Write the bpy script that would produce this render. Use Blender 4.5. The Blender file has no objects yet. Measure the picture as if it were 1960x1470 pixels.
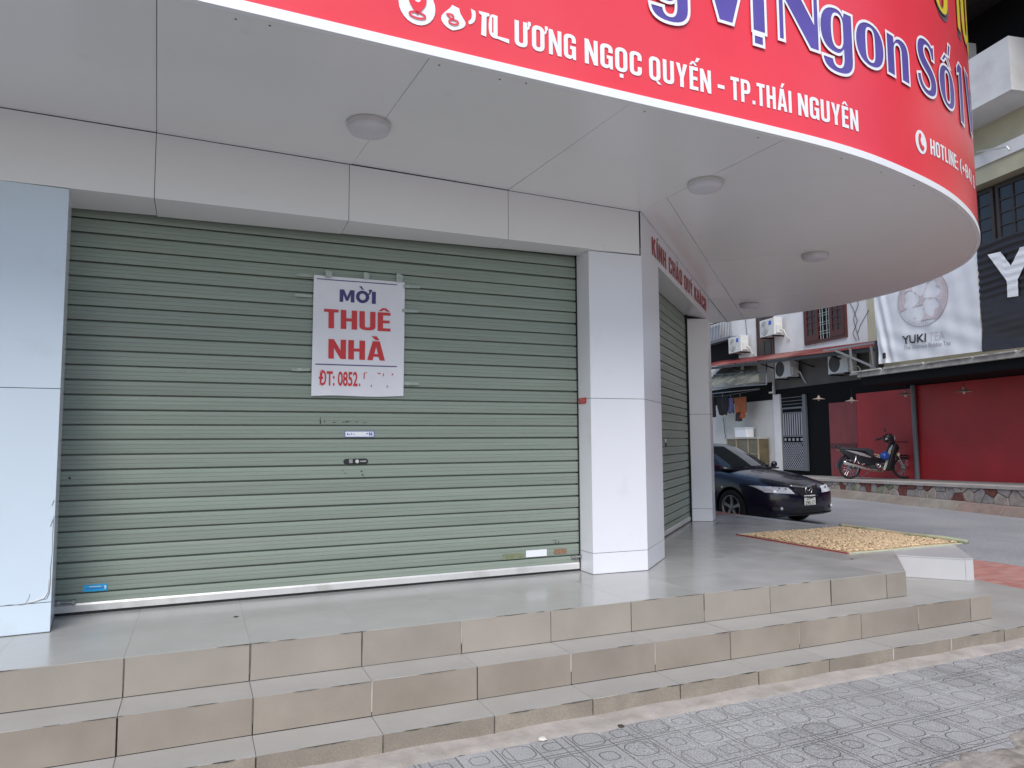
import bpy, bmesh, math, random
from mathutils import Vector, Matrix
from mathutils.bvhtree import BVHTree
from mathutils.geometry import tessellate_polygon
rnd = random.Random(7)
S = bpy.context.scene
COL = S.collection
R = math.radians

# ------------------------------------------------------------------ camera
cam_data = bpy.data.cameras.new('camera')
cam = bpy.data.objects.new('camera', cam_data)
COL.objects.link(cam)
S.camera = cam
cam_data.sensor_width = 36.0
cam_data.lens = 1380.0 / 1960.0 * 36.0
cam_data.clip_start = 0.05
cam_data.clip_end = 2000.0
_yaw, _pitch, _roll = R(23.4817), R(4.5876), R(-0.3828)
_f = Vector((math.sin(_yaw)*math.cos(_pitch), math.cos(_yaw)*math.cos(_pitch), math.sin(_pitch)))
_r = Vector((math.cos(_yaw), -math.sin(_yaw), 0.0))
_u = _r.cross(_f)
_r2 = _r*math.cos(_roll) + _u*math.sin(_roll)
_u2 = -_r*math.sin(_roll) + _u*math.cos(_roll)
_m = Matrix((_r2, _u2, -_f)).transposed().to_4x4()
_m.translation = Vector((0.7872, -5.3739, 1.070))
cam.matrix_world = _m

# ------------------------------------------------------------------ sky, sun, exposure
SUN_AZ, SUN_EL = R(209.0), R(46.0)          # clockwise from +Y (behind the camera), height
world = bpy.data.worlds.new('World')
S.world = world
world.use_nodes = True
wn = world.node_tree
wn.nodes.clear()
sky = wn.nodes.new('ShaderNodeTexSky')
sky.sky_type = 'NISHITA'
sky.sun_disc = False
sky.sun_elevation = SUN_EL
sky.sun_rotation = SUN_AZ
sky.air_density = 1.0
sky.dust_density = 1.5
sky.ozone_density = 1.0
bg = wn.nodes.new('ShaderNodeBackground')
bg.inputs['Strength'].default_value = 0.068
wo = wn.nodes.new('ShaderNodeOutputWorld')
wn.links.new(sky.outputs[0], bg.inputs['Color'])
wn.links.new(bg.outputs[0], wo.inputs['Surface'])
sun_data = bpy.data.lights.new('sun', 'SUN')
sun_data.energy = 1.5
sun_data.angle = R(40.0)
sun_data.color = (1.0, 0.99, 0.985)
sun = bpy.data.objects.new('sun', sun_data)
COL.objects.link(sun)
_d = Vector((math.sin(SUN_AZ)*math.cos(SUN_EL), math.cos(SUN_AZ)*math.cos(SUN_EL), math.sin(SUN_EL)))
sun.rotation_euler = _d.to_track_quat('Z', 'Y').to_euler()
sun.location = _d*40
vs = S.view_settings
vs.view_transform = 'Standard'
vs.look = 'None'
vs.gamma = 1.0
vs.use_curve_mapping = False
vs.exposure = 1.08
S.cycles.max_bounces = 8
S.cycles.diffuse_bounces = 4
S.cycles.glossy_bounces = 4

# ------------------------------------------------------------------ helpers
def tag(o, label=None, cat=None, group=None, kind=None):
    if label: o['label'] = label
    if cat: o['category'] = cat
    if group: o['group'] = group
    if kind: o['kind'] = kind
    return o

def thing(name, label, cat, loc=(0, 0, 0), rz=0.0, group=None):
    o = bpy.data.objects.new(name, None)
    o.empty_display_size = 0.2
    COL.objects.link(o)
    o.location = loc
    o.rotation_euler = (0, 0, rz)
    return tag(o, label, cat, group)

def inst(name, mesh, parent=None, loc=(0, 0, 0), rot=(0, 0, 0), scale=(1, 1, 1)):
    o = bpy.data.objects.new(name, mesh)
    COL.objects.link(o)
    o.parent = parent
    o.location = loc
    o.rotation_euler = rot
    o.scale = scale
    return o

def copy_tree(o, parent=None):
    c = o.copy()
    COL.objects.link(c)
    c.parent = parent
    for ch in [x for x in COL.objects if x.parent == o]:
        copy_tree(ch, c)
    return c

class MB:
    def __init__(s):
        s.v = []; s.f = []
    def add(s, vs_, fs_):
        n = len(s.v)
        s.v += [tuple(q) for q in vs_]
        s.f += [tuple(i+n for i in f) for f in fs_]
        return s
    def box(s, x0, x1, y0, y1, z0, z1):
        return s.add([(x0,y0,z0),(x1,y0,z0),(x1,y1,z0),(x0,y1,z0),(x0,y0,z1),(x1,y0,z1),(x1,y1,z1),(x0,y1,z1)],
                     [(0,3,2,1),(4,5,6,7),(0,1,5,4),(1,2,6,5),(2,3,7,6),(3,0,4,7)])
    def bar(s, a, b, w, h=None, up=(0, 0, 1)):
        a = Vector(a); b = Vector(b); h = h or w
        d = (b-a).normalized(); up = Vector(up)
        if abs(d.dot(up)) > .98: up = Vector((1, 0, 0))
        x = d.cross(up).normalized(); y = x.cross(d)
        q = []
        for p in (a, b):
            for sx, sy in ((-1,-1),(1,-1),(1,1),(-1,1)):
                q.append(p + x*sx*w/2 + y*sy*h/2)
        return s.add(q, [(3,2,1,0),(4,5,6,7),(0,1,5,4),(1,2,6,5),(2,3,7,6),(3,0,4,7)])
    def prism(s, poly, z0, z1):
        n = len(poly)
        z0 = z0 if isinstance(z0, (list, tuple)) else [z0]*n
        z1 = z1 if isinstance(z1, (list, tuple)) else [z1]*n
        q = [(p[0], p[1], z) for p, z in zip(poly, z0)] + [(p[0], p[1], z) for p, z in zip(poly, z1)]
        f = [tuple(range(n-1, -1, -1)), tuple(range(n, 2*n))]
        f += [(i, (i+1) % n, n+(i+1) % n, n+i) for i in range(n)]
        return s.add(q, f)
    def prism_xz(s, poly, y0, y1):
        n = len(poly)
        q = [(p[0], y0, p[1]) for p in poly] + [(p[0], y1, p[1]) for p in poly]
        f = [tuple(range(n)), tuple(range(2*n-1, n-1, -1))]
        f += [(i, n+i, n+(i+1) % n, (i+1) % n) for i in range(n)]
        return s.add(q, f)
    def prism_yz(s, poly, x0, x1):
        n = len(poly)
        q = [(x0, p[0], p[1]) for p in poly] + [(x1, p[0], p[1]) for p in poly]
        f = [tuple(range(n-1, -1, -1)), tuple(range(n, 2*n))]
        f += [(i, (i+1) % n, n+(i+1) % n, n+i) for i in range(n)]
        return s.add(q, f)
    def tube(s, pts, r, n=8, closed=False, cap=True):
        pts = [Vector(p) for p in pts]; m = len(pts)
        rr = r if isinstance(r, (list, tuple)) else [r]*m
        q = []; ref = None
        for i in range(m):
            if closed: d = pts[(i+1) % m]-pts[i-1]
            else: d = pts[min(i+1, m-1)]-pts[max(i-1, 0)]
            d.normalize()
            if ref is None:
                ref = Vector((0, 0, 1)) if abs(d.z) < .9 else Vector((1, 0, 0))
            x = d.cross(ref)
            if x.length < 1e-4: x = d.cross(Vector((0.3, 1, 0.2)))
            x.normalize(); y = x.cross(d).normalized(); ref = y
            for k in range(n):
                a = 2*math.pi*k/n
                q.append(pts[i] + (x*math.cos(a)+y*math.sin(a))*rr[i])
        f = []
        for i in range(m if closed else m-1):
            j = (i+1) % m
            for k in range(n):
                l = (k+1) % n
                f.append((i*n+k, i*n+l, j*n+l, j*n+k))
        if not closed and cap:
            f.append(tuple(range(n-1, -1, -1))); f.append(tuple(range((m-1)*n, m*n)))
        return s.add(q, f)
    def lathe(s, prof, n=20, M=None, cap=False):
        M = M or Matrix()
        q = []
        for r, z in prof:
            for k in range(n):
                a = 2*math.pi*k/n
                q.append(M @ Vector((r*math.cos(a), r*math.sin(a), z)))
        f = []
        for i in range(len(prof)-1):
            for k in range(n):
                l = (k+1) % n
                f.append((i*n+k, i*n+l, (i+1)*n+l, (i+1)*n+k))
        if cap:
            f.append(tuple(range(n-1, -1, -1))); f.append(tuple(range((len(prof)-1)*n, len(prof)*n)))
        return s.add(q, f)
    def grid(s, fn, nu, nv):
        q = [fn(i/nu, j/nv) for j in range(nv+1) for i in range(nu+1)]
        f = [(j*(nu+1)+i, j*(nu+1)+i+1, (j+1)*(nu+1)+i+1, (j+1)*(nu+1)+i) for j in range(nv) for i in range(nu)]
        return s.add(q, f)
    def xf(s, M):
        s.v = [tuple(M @ Vector(q)) for q in s.v]
        return s
    def mesh(s, name, m, smooth=False, bevel=0.0, seg=1, recalc=True, merge=0.0):
        me = bpy.data.meshes.new(name)
        me.from_pydata(s.v, [], s.f)
        if recalc or bevel or merge:
            bm = bmesh.new(); bm.from_mesh(me)
            if merge: bmesh.ops.remove_doubles(bm, verts=bm.verts, dist=merge)
            if recalc: bmesh.ops.recalc_face_normals(bm, faces=bm.faces)
            if bevel:
                es = [e for e in bm.edges if len(e.link_faces) == 2 and e.calc_face_angle(0) > .5]
                bmesh.ops.bevel(bm, geom=es, offset=bevel, segments=seg, profile=.5, affect='EDGES', clamp_overlap=True)
            bm.to_mesh(me); bm.free()
        if m: me.materials.append(m)
        if smooth is True:
            me.polygons.foreach_set('use_smooth', [True]*len(me.polygons))
        elif smooth:
            bm = bmesh.new(); bm.from_mesh(me)
            for f in bm.faces: f.smooth = True
            for e in bm.edges:
                if len(e.link_faces) == 2 and e.calc_face_angle(0) > smooth: e.smooth = False
            bm.to_mesh(me); bm.free()
        me.update()
        return me
    def build(s, name, m, parent=None, loc=(0, 0, 0), rot=(0, 0, 0), **k):
        return inst(name, s.mesh(name, m, **k), parent, loc, rot)

def clip(poly, a, n):
    """keep the part of a convex polygon where (p-a).n <= 0"""
    out = []
    for i in range(len(poly)):
        p, q = poly[i], poly[(i+1) % len(poly)]
        dp = (p[0]-a[0])*n[0]+(p[1]-a[1])*n[1]
        dq = (q[0]-a[0])*n[0]+(q[1]-a[1])*n[1]
        if dp <= 0: out.append(p)
        if dp*dq < 0:
            t = dp/(dp-dq)
            out.append((p[0]+(q[0]-p[0])*t, p[1]+(q[1]-p[1])*t))
    return out

def area(poly):
    return .5*sum(poly[i][0]*poly[(i+1) % len(poly)][1]-poly[(i+1) % len(poly)][0]*poly[i][1] for i in range(len(poly)))

def split(poly, p, q, gap):
    d = Vector((q[0]-p[0], q[1]-p[1])).normalized(); n = (-d.y, d.x)
    a = clip(poly, (p[0]-n[0]*gap/2, p[1]-n[1]*gap/2), n)
    b = clip(poly, (p[0]+n[0]*gap/2, p[1]+n[1]*gap/2), (-n[0], -n[1]))
    return [x for x in (a, b) if len(x) > 2 and abs(area(x)) > 1e-4]

# ------------------------------------------------------------------ materials
MATS = {}
def mat(name, col, rough=.5, metal=0.0, spec=.5, var=.08, vs_=2.5, bump=0.0, bs=40.0, dirt=None, damt=.5, ds=1.5,
        dlo=.5, dhi=.7, stretch=(1, 1, 1), coat=0.0, rvar=0.0, ddet=4.0, ovar=0.0, emit=None, speck=0.0, sps=300.0):
    if name in MATS: return MATS[name]
    m = bpy.data.materials.new(name); m.use_nodes = True
    nt = m.node_tree; N = nt.nodes; L = nt.links
    b = N['Principled BSDF']
    b.inputs['Roughness'].default_value = rough
    b.inputs['Metallic'].default_value = metal
    b.inputs['Specular IOR Level'].default_value = spec
    if coat:
        b.inputs['Coat Weight'].default_value = coat
        b.inputs['Coat Roughness'].default_value = .05
    tc = N.new('ShaderNodeTexCoord'); oi = N.new('ShaderNodeObjectInfo')
    mul = N.new('ShaderNodeMath'); mul.operation = 'MULTIPLY'; mul.inputs[1].default_value = 41.7
    L.new(oi.outputs['Random'], mul.inputs[0])
    ad = N.new('ShaderNodeVectorMath'); ad.operation = 'ADD'
    L.new(tc.outputs['Object'], ad.inputs[0]); L.new(mul.outputs[0], ad.inputs[1])
    mp = N.new('ShaderNodeVectorMath'); mp.operation = 'MULTIPLY'; mp.inputs[1].default_value = stretch
    L.new(ad.outputs[0], mp.inputs[0])
    vec = mp.outputs[0]
    c1 = tuple(max(0, c*(1-var)) for c in col[:3])+(1,); c2 = tuple(min(1, c*(1+var)) for c in col[:3])+(1,)
    def noise(sc, det=4.0, ro=.6, v=vec):
        n = N.new('ShaderNodeTexNoise'); n.inputs['Scale'].default_value = sc
        n.inputs['Detail'].default_value = det; n.inputs['Roughness'].default_value = ro
        L.new(v, n.inputs['Vector']); return n.outputs['Fac']
    def rng(s_, lo, hi, a=0.0, b_=1.0):
        r = N.new('ShaderNodeMapRange'); r.inputs[1].default_value = lo; r.inputs[2].default_value = hi
        r.inputs[3].default_value = a; r.inputs[4].default_value = b_
        L.new(s_, r.inputs[0]); return r.outputs[0]
    def mix(fac, a, b_):
        x = N.new('ShaderNodeMix'); x.data_type = 'RGBA'
        for i, s_ in ((0, fac), (6, a), (7, b_)):
            if isinstance(s_, (tuple, float)): x.inputs[i].default_value = s_
            else: L.new(s_, x.inputs[i])
        return x.outputs[2]
    out = mix(rng(noise(vs_), .3, .7), c1, c2)
    if dirt:
        out = mix(rng(noise(ds, ddet, .55), dlo, dhi, 0, damt), out, tuple(dirt[:3])+(1,))
    if speck:
        n2 = rng(noise(sps, 2.0, .5, tc.outputs['Object']), .36, .64, 1-speck, 1+speck)
        vm = N.new('ShaderNodeVectorMath'); vm.operation = 'SCALE'
        L.new(out, vm.inputs[0]); L.new(n2, vm.inputs['Scale']); out = vm.outputs[0]
    if ovar:
        vm = N.new('ShaderNodeVectorMath'); vm.operation = 'SCALE'
        L.new(out, vm.inputs[0]); L.new(rng(oi.outputs['Random'], 0, 1, 1-ovar, 1+ovar), vm.inputs['Scale']); out = vm.outputs[0]
    L.new(out, b.inputs['Base Color'])
    if rvar:
        L.new(rng(noise(2.0, 2.0), .3, .7, max(.02, rough-rvar), min(1, rough+rvar)), b.inputs['Roughness'])
    if bump:
        bn = N.new('ShaderNodeBump'); bn.inputs['Strength'].default_value = bump; bn.inputs['Distance'].default_value = .01
        L.new(noise(bs, 6.0 if bs > 6 else 2.0), bn.inputs['Height']); L.new(bn.outputs[0], b.inputs['Normal'])
    if emit:
        b.inputs['Emission Color'].default_value = emit+(1,); b.inputs['Emission Strength'].default_value = 1
    m['nodes'] = 1
    MATS[name] = m
    return m

# ------------------------------------------------------------------ lettering
def text_geo(body, x0, x1, z0, z1, bold=0.03, shear=0.0, space=1.0):
    """built-in font, fitted: left edge x0, right edge x1, baseline z0, cap height z1 -> (verts2d, faces)"""
    def raw(t):
        cu = bpy.data.curves.new('t', 'FONT'); cu.body = t; cu.size = 1.0; cu.offset = bold; cu.shear = shear
        cu.space_character = space; cu.resolution_u = 4; cu.fill_mode = 'BOTH'
        o = bpy.data.objects.new('t', cu); COL.objects.link(o)
        bpy.context.view_layer.update()
        dg = bpy.context.evaluated_depsgraph_get()
        me = bpy.data.meshes.new_from_object(o.evaluated_get(dg))
        v = [(q.co.x, q.co.y) for q in me.vertices]; f = [tuple(p.vertices) for p in me.polygons]
        bpy.data.meshes.remove(me); bpy.data.objects.remove(o); bpy.data.curves.remove(cu)
        return v, f
    hv, _ = raw('H'); h0 = min(q[1] for q in hv); h1 = max(q[1] for q in hv)
    v, f = raw(body)
    a = min(q[0] for q in v); b = max(q[0] for q in v)
    sx = (x1-x0)/(b-a); sz = (z1-z0)/(h1-h0)
    return [((q[0]-a)*sx+x0, (q[1]-h0)*sz+z0) for q in v], f

def glyphs(v, f):
    """split filled lettering into single letters (marks stay with the letter they overlap)"""
    par = list(range(len(v)))
    def find(i):
        while par[i] != i:
            par[i] = par[par[i]]; i = par[i]
        return i
    for q in f:
        for k in q[1:]: par[find(k)] = find(q[0])
    comp = {}
    for q in f: comp.setdefault(find(q[0]), []).append(q)
    items = []
    for fs in comp.values():
        xs_ = [v[k][0] for q in fs for k in q]; items.append([min(xs_), max(xs_), fs])
    items.sort(key=lambda t: t[0]-t[1])
    out = []
    for a, b, fs in items:
        for o in out:
            ov = min(b, o[1])-max(a, o[0])
            if ov > .55*(b-a): o[2] += fs; break
        else: out.append([a, b, list(fs)])
    res = []
    for a, b, fs in sorted(out, key=lambda t: t[0]):
        ids = sorted({k for q in fs for k in q}); mp = {k: i for i, k in enumerate(ids)}
        res.append(([v[k] for k in ids], [tuple(mp[k] for k in q) for q in fs]))
    return res

def lift(v2, f, fn):
    mb = MB(); mb.add([fn(a, b) for a, b in v2], f)
    return mb

def contour(pts, n=7):
    """pts: (x,z) corners or ('c',x1,z1,x2,z2,x,z) cubic segments -> dense closed contour"""
    out = [pts[0]]
    for q in pts[1:]:
        if q[0] == 'c':
            a = out[-1]; _, bx, bz, cx, cz, dx, dz = q
            for i in range(1, n+1):
                t = i/n; u = 1-t
                out.append((u**3*a[0]+3*u*u*t*bx+3*u*t*t*cx+t**3*dx, u**3*a[1]+3*u*u*t*bz+3*u*t*t*cz+t**3*dz))
        else: out.append(q)
    if math.dist(out[0], out[-1]) < 1e-6: out.pop()
    return out

def fill(contours):
    vv = [Vector((x, z, 0)) for c in contours for x, z in c]
    tr = tessellate_polygon([[Vector((x, z, 0)) for x, z in c] for c in contours])
    return [(q.x, q.y) for q in vv], [tuple(t) for t in tr]

def outline(contours, w):
    v = []; f = []
    for c in contours:
        n = len(c); b0 = len(v)
        for i in range(n):
            a, b, d = Vector(c[i-1]), Vector(c[i]), Vector(c[(i+1) % n])
            e1 = (b-a).normalized(); e2 = (d-b).normalized()
            n1 = Vector((-e1.y, e1.x)); n2 = Vector((-e2.y, e2.x))
            m = (n1+n2)
            m = n1 if m.length < 1e-3 else m.normalized()
            k = w/2/max(.45, m.dot(n1))
            v.append(tuple(b+m*k)); v.append(tuple(b-m*k))
        for i in range(n):
            j = (i+1) % n
            f.append((b0+2*i, b0+2*i+1, b0+2*j+1, b0+2*j))
    return v, f

def circle2(cx, cz, r, n=24, rz=None):
    rz = rz or r
    return [(cx+r*math.cos(2*math.pi*i/n), cz+rz*math.sin(2*math.pi*i/n)) for i in range(n)]

# condensed heavy sign capitals, drawn here: name -> (advance, [piece, ...]), a piece is [outline, hole, ...]
def rrect(x0, z0, x1, z1, r):
    k = r*.45
    return contour([(x0+r, z0), (x1-r, z0), ('c', x1-k, z0, x1, z0+k, x1, z0+r), (x1, z1-r), ('c', x1, z1-k, x1-k, z1, x1-r, z1), (x0+r, z1), ('c', x0+k, z1, x0, z1-k, x0, z1-r), (x0, z0+r), ('c', x0, z0+k, x0+k, z0, x0+r, z0)], 5)
_O = [rrect(0, 0, .52, 1, .22), rrect(.175, .15, .345, .85, .08)]
_U = [contour([(0, 1), (0, .22), ('c', 0, .06, .10, 0, .26, 0), ('c', .42, 0, .52, .06, .52, .22), (.52, 1), (.345, 1), (.345, .24), ('c', .345, .17, .31, .15, .26, .15), ('c', .21, .15, .175, .17, .175, .24), (.175, 1)])]
_C = [contour([(.52, .64), (.52, .78), ('c', .52, .94, .42, 1, .26, 1), ('c', .10, 1, 0, .94, 0, .78), (0, .22), ('c', 0, .06, .10, 0, .26, 0), ('c', .42, 0, .52, .06, .52, .22), (.52, .38), (.345, .38), (.345, .24), ('c', .345, .17, .31, .15, .26, .15), ('c', .21, .15, .175, .17, .175, .24),
      (.175, .76), ('c', .175, .83, .21, .85, .26, .85), ('c', .31, .85, .345, .83, .345, .76), (.345, .64)])]
_G = [contour([(.52, .66), (.52, .78), ('c', .52, .94, .42, 1, .26, 1), ('c', .10, 1, 0, .94, 0, .78), (0, .22), ('c', 0, .06, .10, 0, .22, 0), ('c', .30, 0, .34, .03, .37, .08), (.40, 0), (.52, 0), (.52, .54), (.27, .54), (.27, .40), (.345, .40), (.345, .24), ('c', .345, .17, .31, .15, .26, .15), ('c', .21, .15, .175, .17, .175, .24),
      (.175, .76), ('c', .175, .83, .21, .85, .26, .85), ('c', .31, .85, .345, .83, .345, .76), (.345, .66)])]
_E = [[(0, 0), (.42, 0), (.42, .155), (.175, .155), (.175, .43), (.39, .43), (.39, .575), (.175, .575), (.175, .845), (.42, .845), (.42, 1), (0, 1)]]
_A = [[(0, 0), (.17, 0), (.20, .19), (.36, .19), (.39, 0), (.56, 0), (.39, 1), (.17, 1)], [(.222, .33), (.338, .33), (.28, .72)]]
_N = [[(0, 0), (.165, 0), (.165, .56), (.37, 0), (.535, 0), (.535, 1), (.37, 1), (.37, .44), (.165, 1), (0, 1)]]
_H = [[(0, 0), (.175, 0), (.175, .42), (.345, .42), (.345, 0), (.52, 0), (.52, 1), (.345, 1), (.345, .575), (.175, .575), (.175, 1), (0, 1)]]
_I = [[(0, 0), (.175, 0), (.175, 1), (0, 1)]]
_Y = [[(0, 1), (.185, 1), (.27, .60), (.355, 1), (.54, 1), (.358, .40), (.358, 0), (.182, 0), (.182, .40)]]
_T = [[(.14, 0), (.315, 0), (.315, .845), (.455, .845), (.455, 1), (0, 1), (0, .845), (.14, .845)]]
_K = [[(0, 0), (.175, 0), (.175, .30), (.23, .42), (.37, 0), (.56, 0), (.34, .60), (.54, 1), (.36, 1), (.175, .62), (.175, 1), (0, 1)]]
_P = [contour([(0, 0), (.175, 0), (.175, .38), (.28, .38), ('c', .44, .38, .52, .46, .52, .68), ('c', .52, .92, .44, 1, .28, 1), (0, 1)]), contour([(.175, .53), (.175, .85), (.26, .85), ('c', .33, .85, .345, .80, .345, .69), ('c', .345, .57, .33, .53, .26, .53)])]
_L = [[(0, 0), (.42, 0), (.42, .155), (.175, .155), (.175, 1), (0, 1)]]
_8 = [rrect(0, 0, .52, 1, .2), rrect(.175, .14, .345, .44, .07), rrect(.175, .57, .345, .86, .07)]
_9 = [contour([(0, .22), ('c', 0, .06, .10, 0, .26, 0), ('c', .42, 0, .52, .06, .52, .22), (.52, .78), ('c', .52, .94, .42, 1, .26, 1), ('c', .10, 1, 0, .94, 0, .78), (0, .62), ('c', 0, .46, .1, .40, .2, .40), ('c', .28, .40, .32, .42, .345, .46), (.345, .24), ('c', .345, .17, .31, .15, .26, .15), ('c', .21, .15, .175, .17, .175, .24), (.175, .30), (0, .30)]), rrect(.175, .54, .345, .86, .07)]
_4 = [[(.28, 0), (.45, 0), (.45, .20), (.53, .20), (.53, .34), (.45, .34), (.45, 1), (.26, 1), (0, .36), (0, .20), (.28, .20)], [(.15, .34), (.28, .34), (.28, .70)]]
_dot = [[(0, 0), (.16, 0), (.16, .16), (0, .16)]]
def _sh(p, dx, dz): return [[(x+dx, z+dz) for x, z in c] for c in p]
_acute = [[(0, 0), (.12, 0), (.26, .20), (.09, .20)]]
_grave = [[(.14, 0), (.26, 0), (.17, .20), (0, .20)]]
_circ = [[(0, 0), (.11, 0), (.19, .09), (.27, 0), (.38, 0), (.25, .17), (.13, .17)]]
_horn = [contour([(.523, .72), ('c', .58, .74, .62, .80, .62, .90), (.66, .90), (.66, 1.06), (.54, 1.06), (.54, .93), ('c', .56, .88, .54, .84, .523, .83)])]
COND = {'O': (.52, [_O]), 'U': (.52, [_U]), 'C': (.52, [_C]), 'G': (.52, [_G]), 'E': (.42, [_E]), 'A': (.56, [_A]), 'N': (.535, [_N]), 'H': (.52, [_H]), 'I': (.175, [_I]), 'Y': (.54, [_Y]), 'T': (.455, [_T]), 'K': (.56, [_K]), 'P': (.52, [_P]), 'L': (.42, [_L]),
        'Q': (.54, [_O, [[(.30, -.004), (.44, -.004), (.56, -.12), (.40, -.12)]]]), '-': (.22, [[[(0, .36), (.22, .36), (.22, .52), (0, .52)]]]), '.': (.16, [_dot]), ':': (.16, [_dot, _sh(_dot, 0, .5)]), ' ': (.22, []), '8': (.52, [_8]), '9': (.52, [_9]), '4': (.53, [_4]),
        '(': (.26, [[contour([(.26, 1.08), ('c', -.08, .85, -.08, .1, .26, -.14), (.26, .0), ('c', .12, .2, .12, .75, .26, .94)])]]), ')': (.26, [[contour([(0, 1.08), (0, .94), ('c', .14, .75, .14, .2, 0, 0), (0, -.14), ('c', .34, .1, .34, .85, 0, 1.08)])]]),
        '+': (.42, [[[(.14, .22), (.28, .22), (.28, .38), (.42, .38), (.42, .52), (.28, .52), (.28, .68), (.14, .68), (.14, .52), (0, .52), (0, .38), (.14, .38)]]])}
COND['Ư'] = (.60, [_U, _horn]); COND['Ơ'] = (.60, [_O, _horn])
COND['Ọ'] = (.52, [_O, _sh(_dot, .18, -.24)]); COND['Ê'] = (.42, [_E, _sh(_circ, .02, 1.06)]); COND['Ế'] = (.42, [_E, _sh(_circ, .0, 1.06), _sh(_acute, .28, 1.22)])
COND['Á'] = (.56, [_A, _sh(_acute, .20, 1.06)]); COND['À'] = (.56, [_A, _sh(_grave, .12, 1.06)]); COND['Í'] = (.175, [_I, _sh(_acute, .02, 1.06)]); COND['Ý'] = (.54, [_Y, _sh(_acute, .20, 1.06)])
def cond_text(body, x0, x1, z0, z1, gap=.10):
    tot = sum(COND[c][0] for c in body)+gap*(len(body)-1)
    k = (x1-x0)/tot; h = z1-z0; x = 0; out = []
    for c in body:
        adv, pieces = COND[c]; v = []; f = []
        for p in pieces:
            pv, pf = fill(p); n = len(v)
            v += [(x0+(x+a)*k, z0+b*h) for a, b in pv]; f += [tuple(i+n for i in t) for t in pf]
        if v: out.append((v, f))
        x += adv+gap
    return out

# ================================================================== THE CORNER SHOP
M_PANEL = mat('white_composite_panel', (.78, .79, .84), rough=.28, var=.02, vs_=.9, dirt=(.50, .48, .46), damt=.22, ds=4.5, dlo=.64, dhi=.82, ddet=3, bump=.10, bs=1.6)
M_PANELB = mat('blue_bounce_composite_panel', (.62, .715, .81), rough=.26, var=.03, vs_=.8, dirt=(.45, .46, .46), damt=.25, ds=4, dlo=.62, dhi=.82, ddet=3, bump=.10, bs=1.6)  # blue light bounced onto the left pillar, painted into the panel colour
M_SOFFIT = mat('satin_soffit_panel', (.84, .84, .84), rough=.24, spec=.5, var=.02, vs_=.6, dirt=(.45, .42, .38), damt=.25, ds=5, dlo=.66, dhi=.84, ddet=4, bump=.14, bs=1.3)
M_DARK = mat('dark_void', (.02, .02, .022), rough=.9)
M_WALLD = mat('rough_render', (.30, .29, .28), rough=.9, bump=.2)
M_GREEN = mat('sage_painted_steel', (.258, .305, .258), rough=.42, ovar=.05, var=.08, vs_=3.0, stretch=(.5, 1, 14), dirt=(.27, .26, .22), damt=.45, ds=2.0, dlo=.55, dhi=.8, bump=.08, bs=18)
M_ALU = mat('aluminium_rail', (.72, .71, .70), rough=.4, metal=.35, var=.08, dirt=(.35, .32, .28), damt=.5, ds=5)
M_STEEL = mat('worn_steel', (.42, .42, .43), rough=.35, metal=.9, var=.2, vs_=20)
M_BLACK = mat('black_plastic', (.018, .018, .02), rough=.45)
M_WHITE = mat('white_print', (.84, .85, .88), rough=.4, var=.02)
M_PAPER = mat('white_vinyl_paper', (.77, .77, .82), rough=.42, var=.03, vs_=5, bump=.35, bs=9)
M_RED = mat('red_print', (.60, .028, .035), rough=.4, var=.06, vs_=6)
M_NAVY = mat('navy_print', (.045, .035, .17), rough=.45, var=.1, vs_=6)
M_SIGN = mat('red_sign_vinyl', (.82, .052, .075), rough=.24, spec=.6, var=.06, vs_=.7, dirt=(.84, .14, .15), damt=.35, ds=.5, dlo=.45, dhi=.75, bump=.10, bs=2.2)
M_PURPLE = mat('violet_print', (.115, .085, .36), rough=.28, var=.12, vs_=3)
M_YELLOW = mat('yellow_print', (.82, .66, .05), rough=.3, var=.05)
M_GREY = mat('grey_print', (.16, .13, .15), rough=.35)
M_REDLET = mat('red_lettering', (.40, .03, .035), rough=.45, var=.08)
M_LAMPB = mat('lamp_base_plastic', (.62, .60, .58), rough=.4)
M_LAMPD = mat('lamp_diffuser', (.66, .65, .70), rough=.35)

# canopy rim in plan, from the left out of the picture round the corner
KN = [(-3.0,-2.09),(-1.0,-2.045),(.8,-1.995),(2.0,-1.955),(3.08,-1.925),(4.0,-1.905),(4.73,-1.868),(5.36,-1.775),(6.21,-1.563),(6.93,-1.287),
      (7.57,-.955),(8.10,-.60),(8.68,-.05),(9.12,.69),(9.345,1.46),(9.38,2.37),(9.13,3.37),(8.67,4.30),(8.0,5.2),(7.2,6.0)]
RIM = []
for i in range(len(KN)-1):
    a, b, c, d = (Vector(KN[max(i-1, 0)]), Vector(KN[i]), Vector(KN[i+1]), Vector(KN[min(i+2, len(KN)-1)]))
    for k in range(8):
        t = k/8
        RIM.append(.5*((2*b)+(c-a)*t+(2*a-5*b+4*c-d)*t*t+(-a+3*b-3*c+d)*t**3))
RIM.append(Vector(KN[-1]))
RU = [0.0]
for i in range(1, len(RIM)): RU.append(RU[-1]+(RIM[i]-RIM[i-1]).length)
_k0 = min(range(len(RIM)), key=lambda i: abs(RIM[i].x))
_u0 = RU[_k0]-RIM[_k0].x
RU = [u-_u0 for u in RU]
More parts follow.
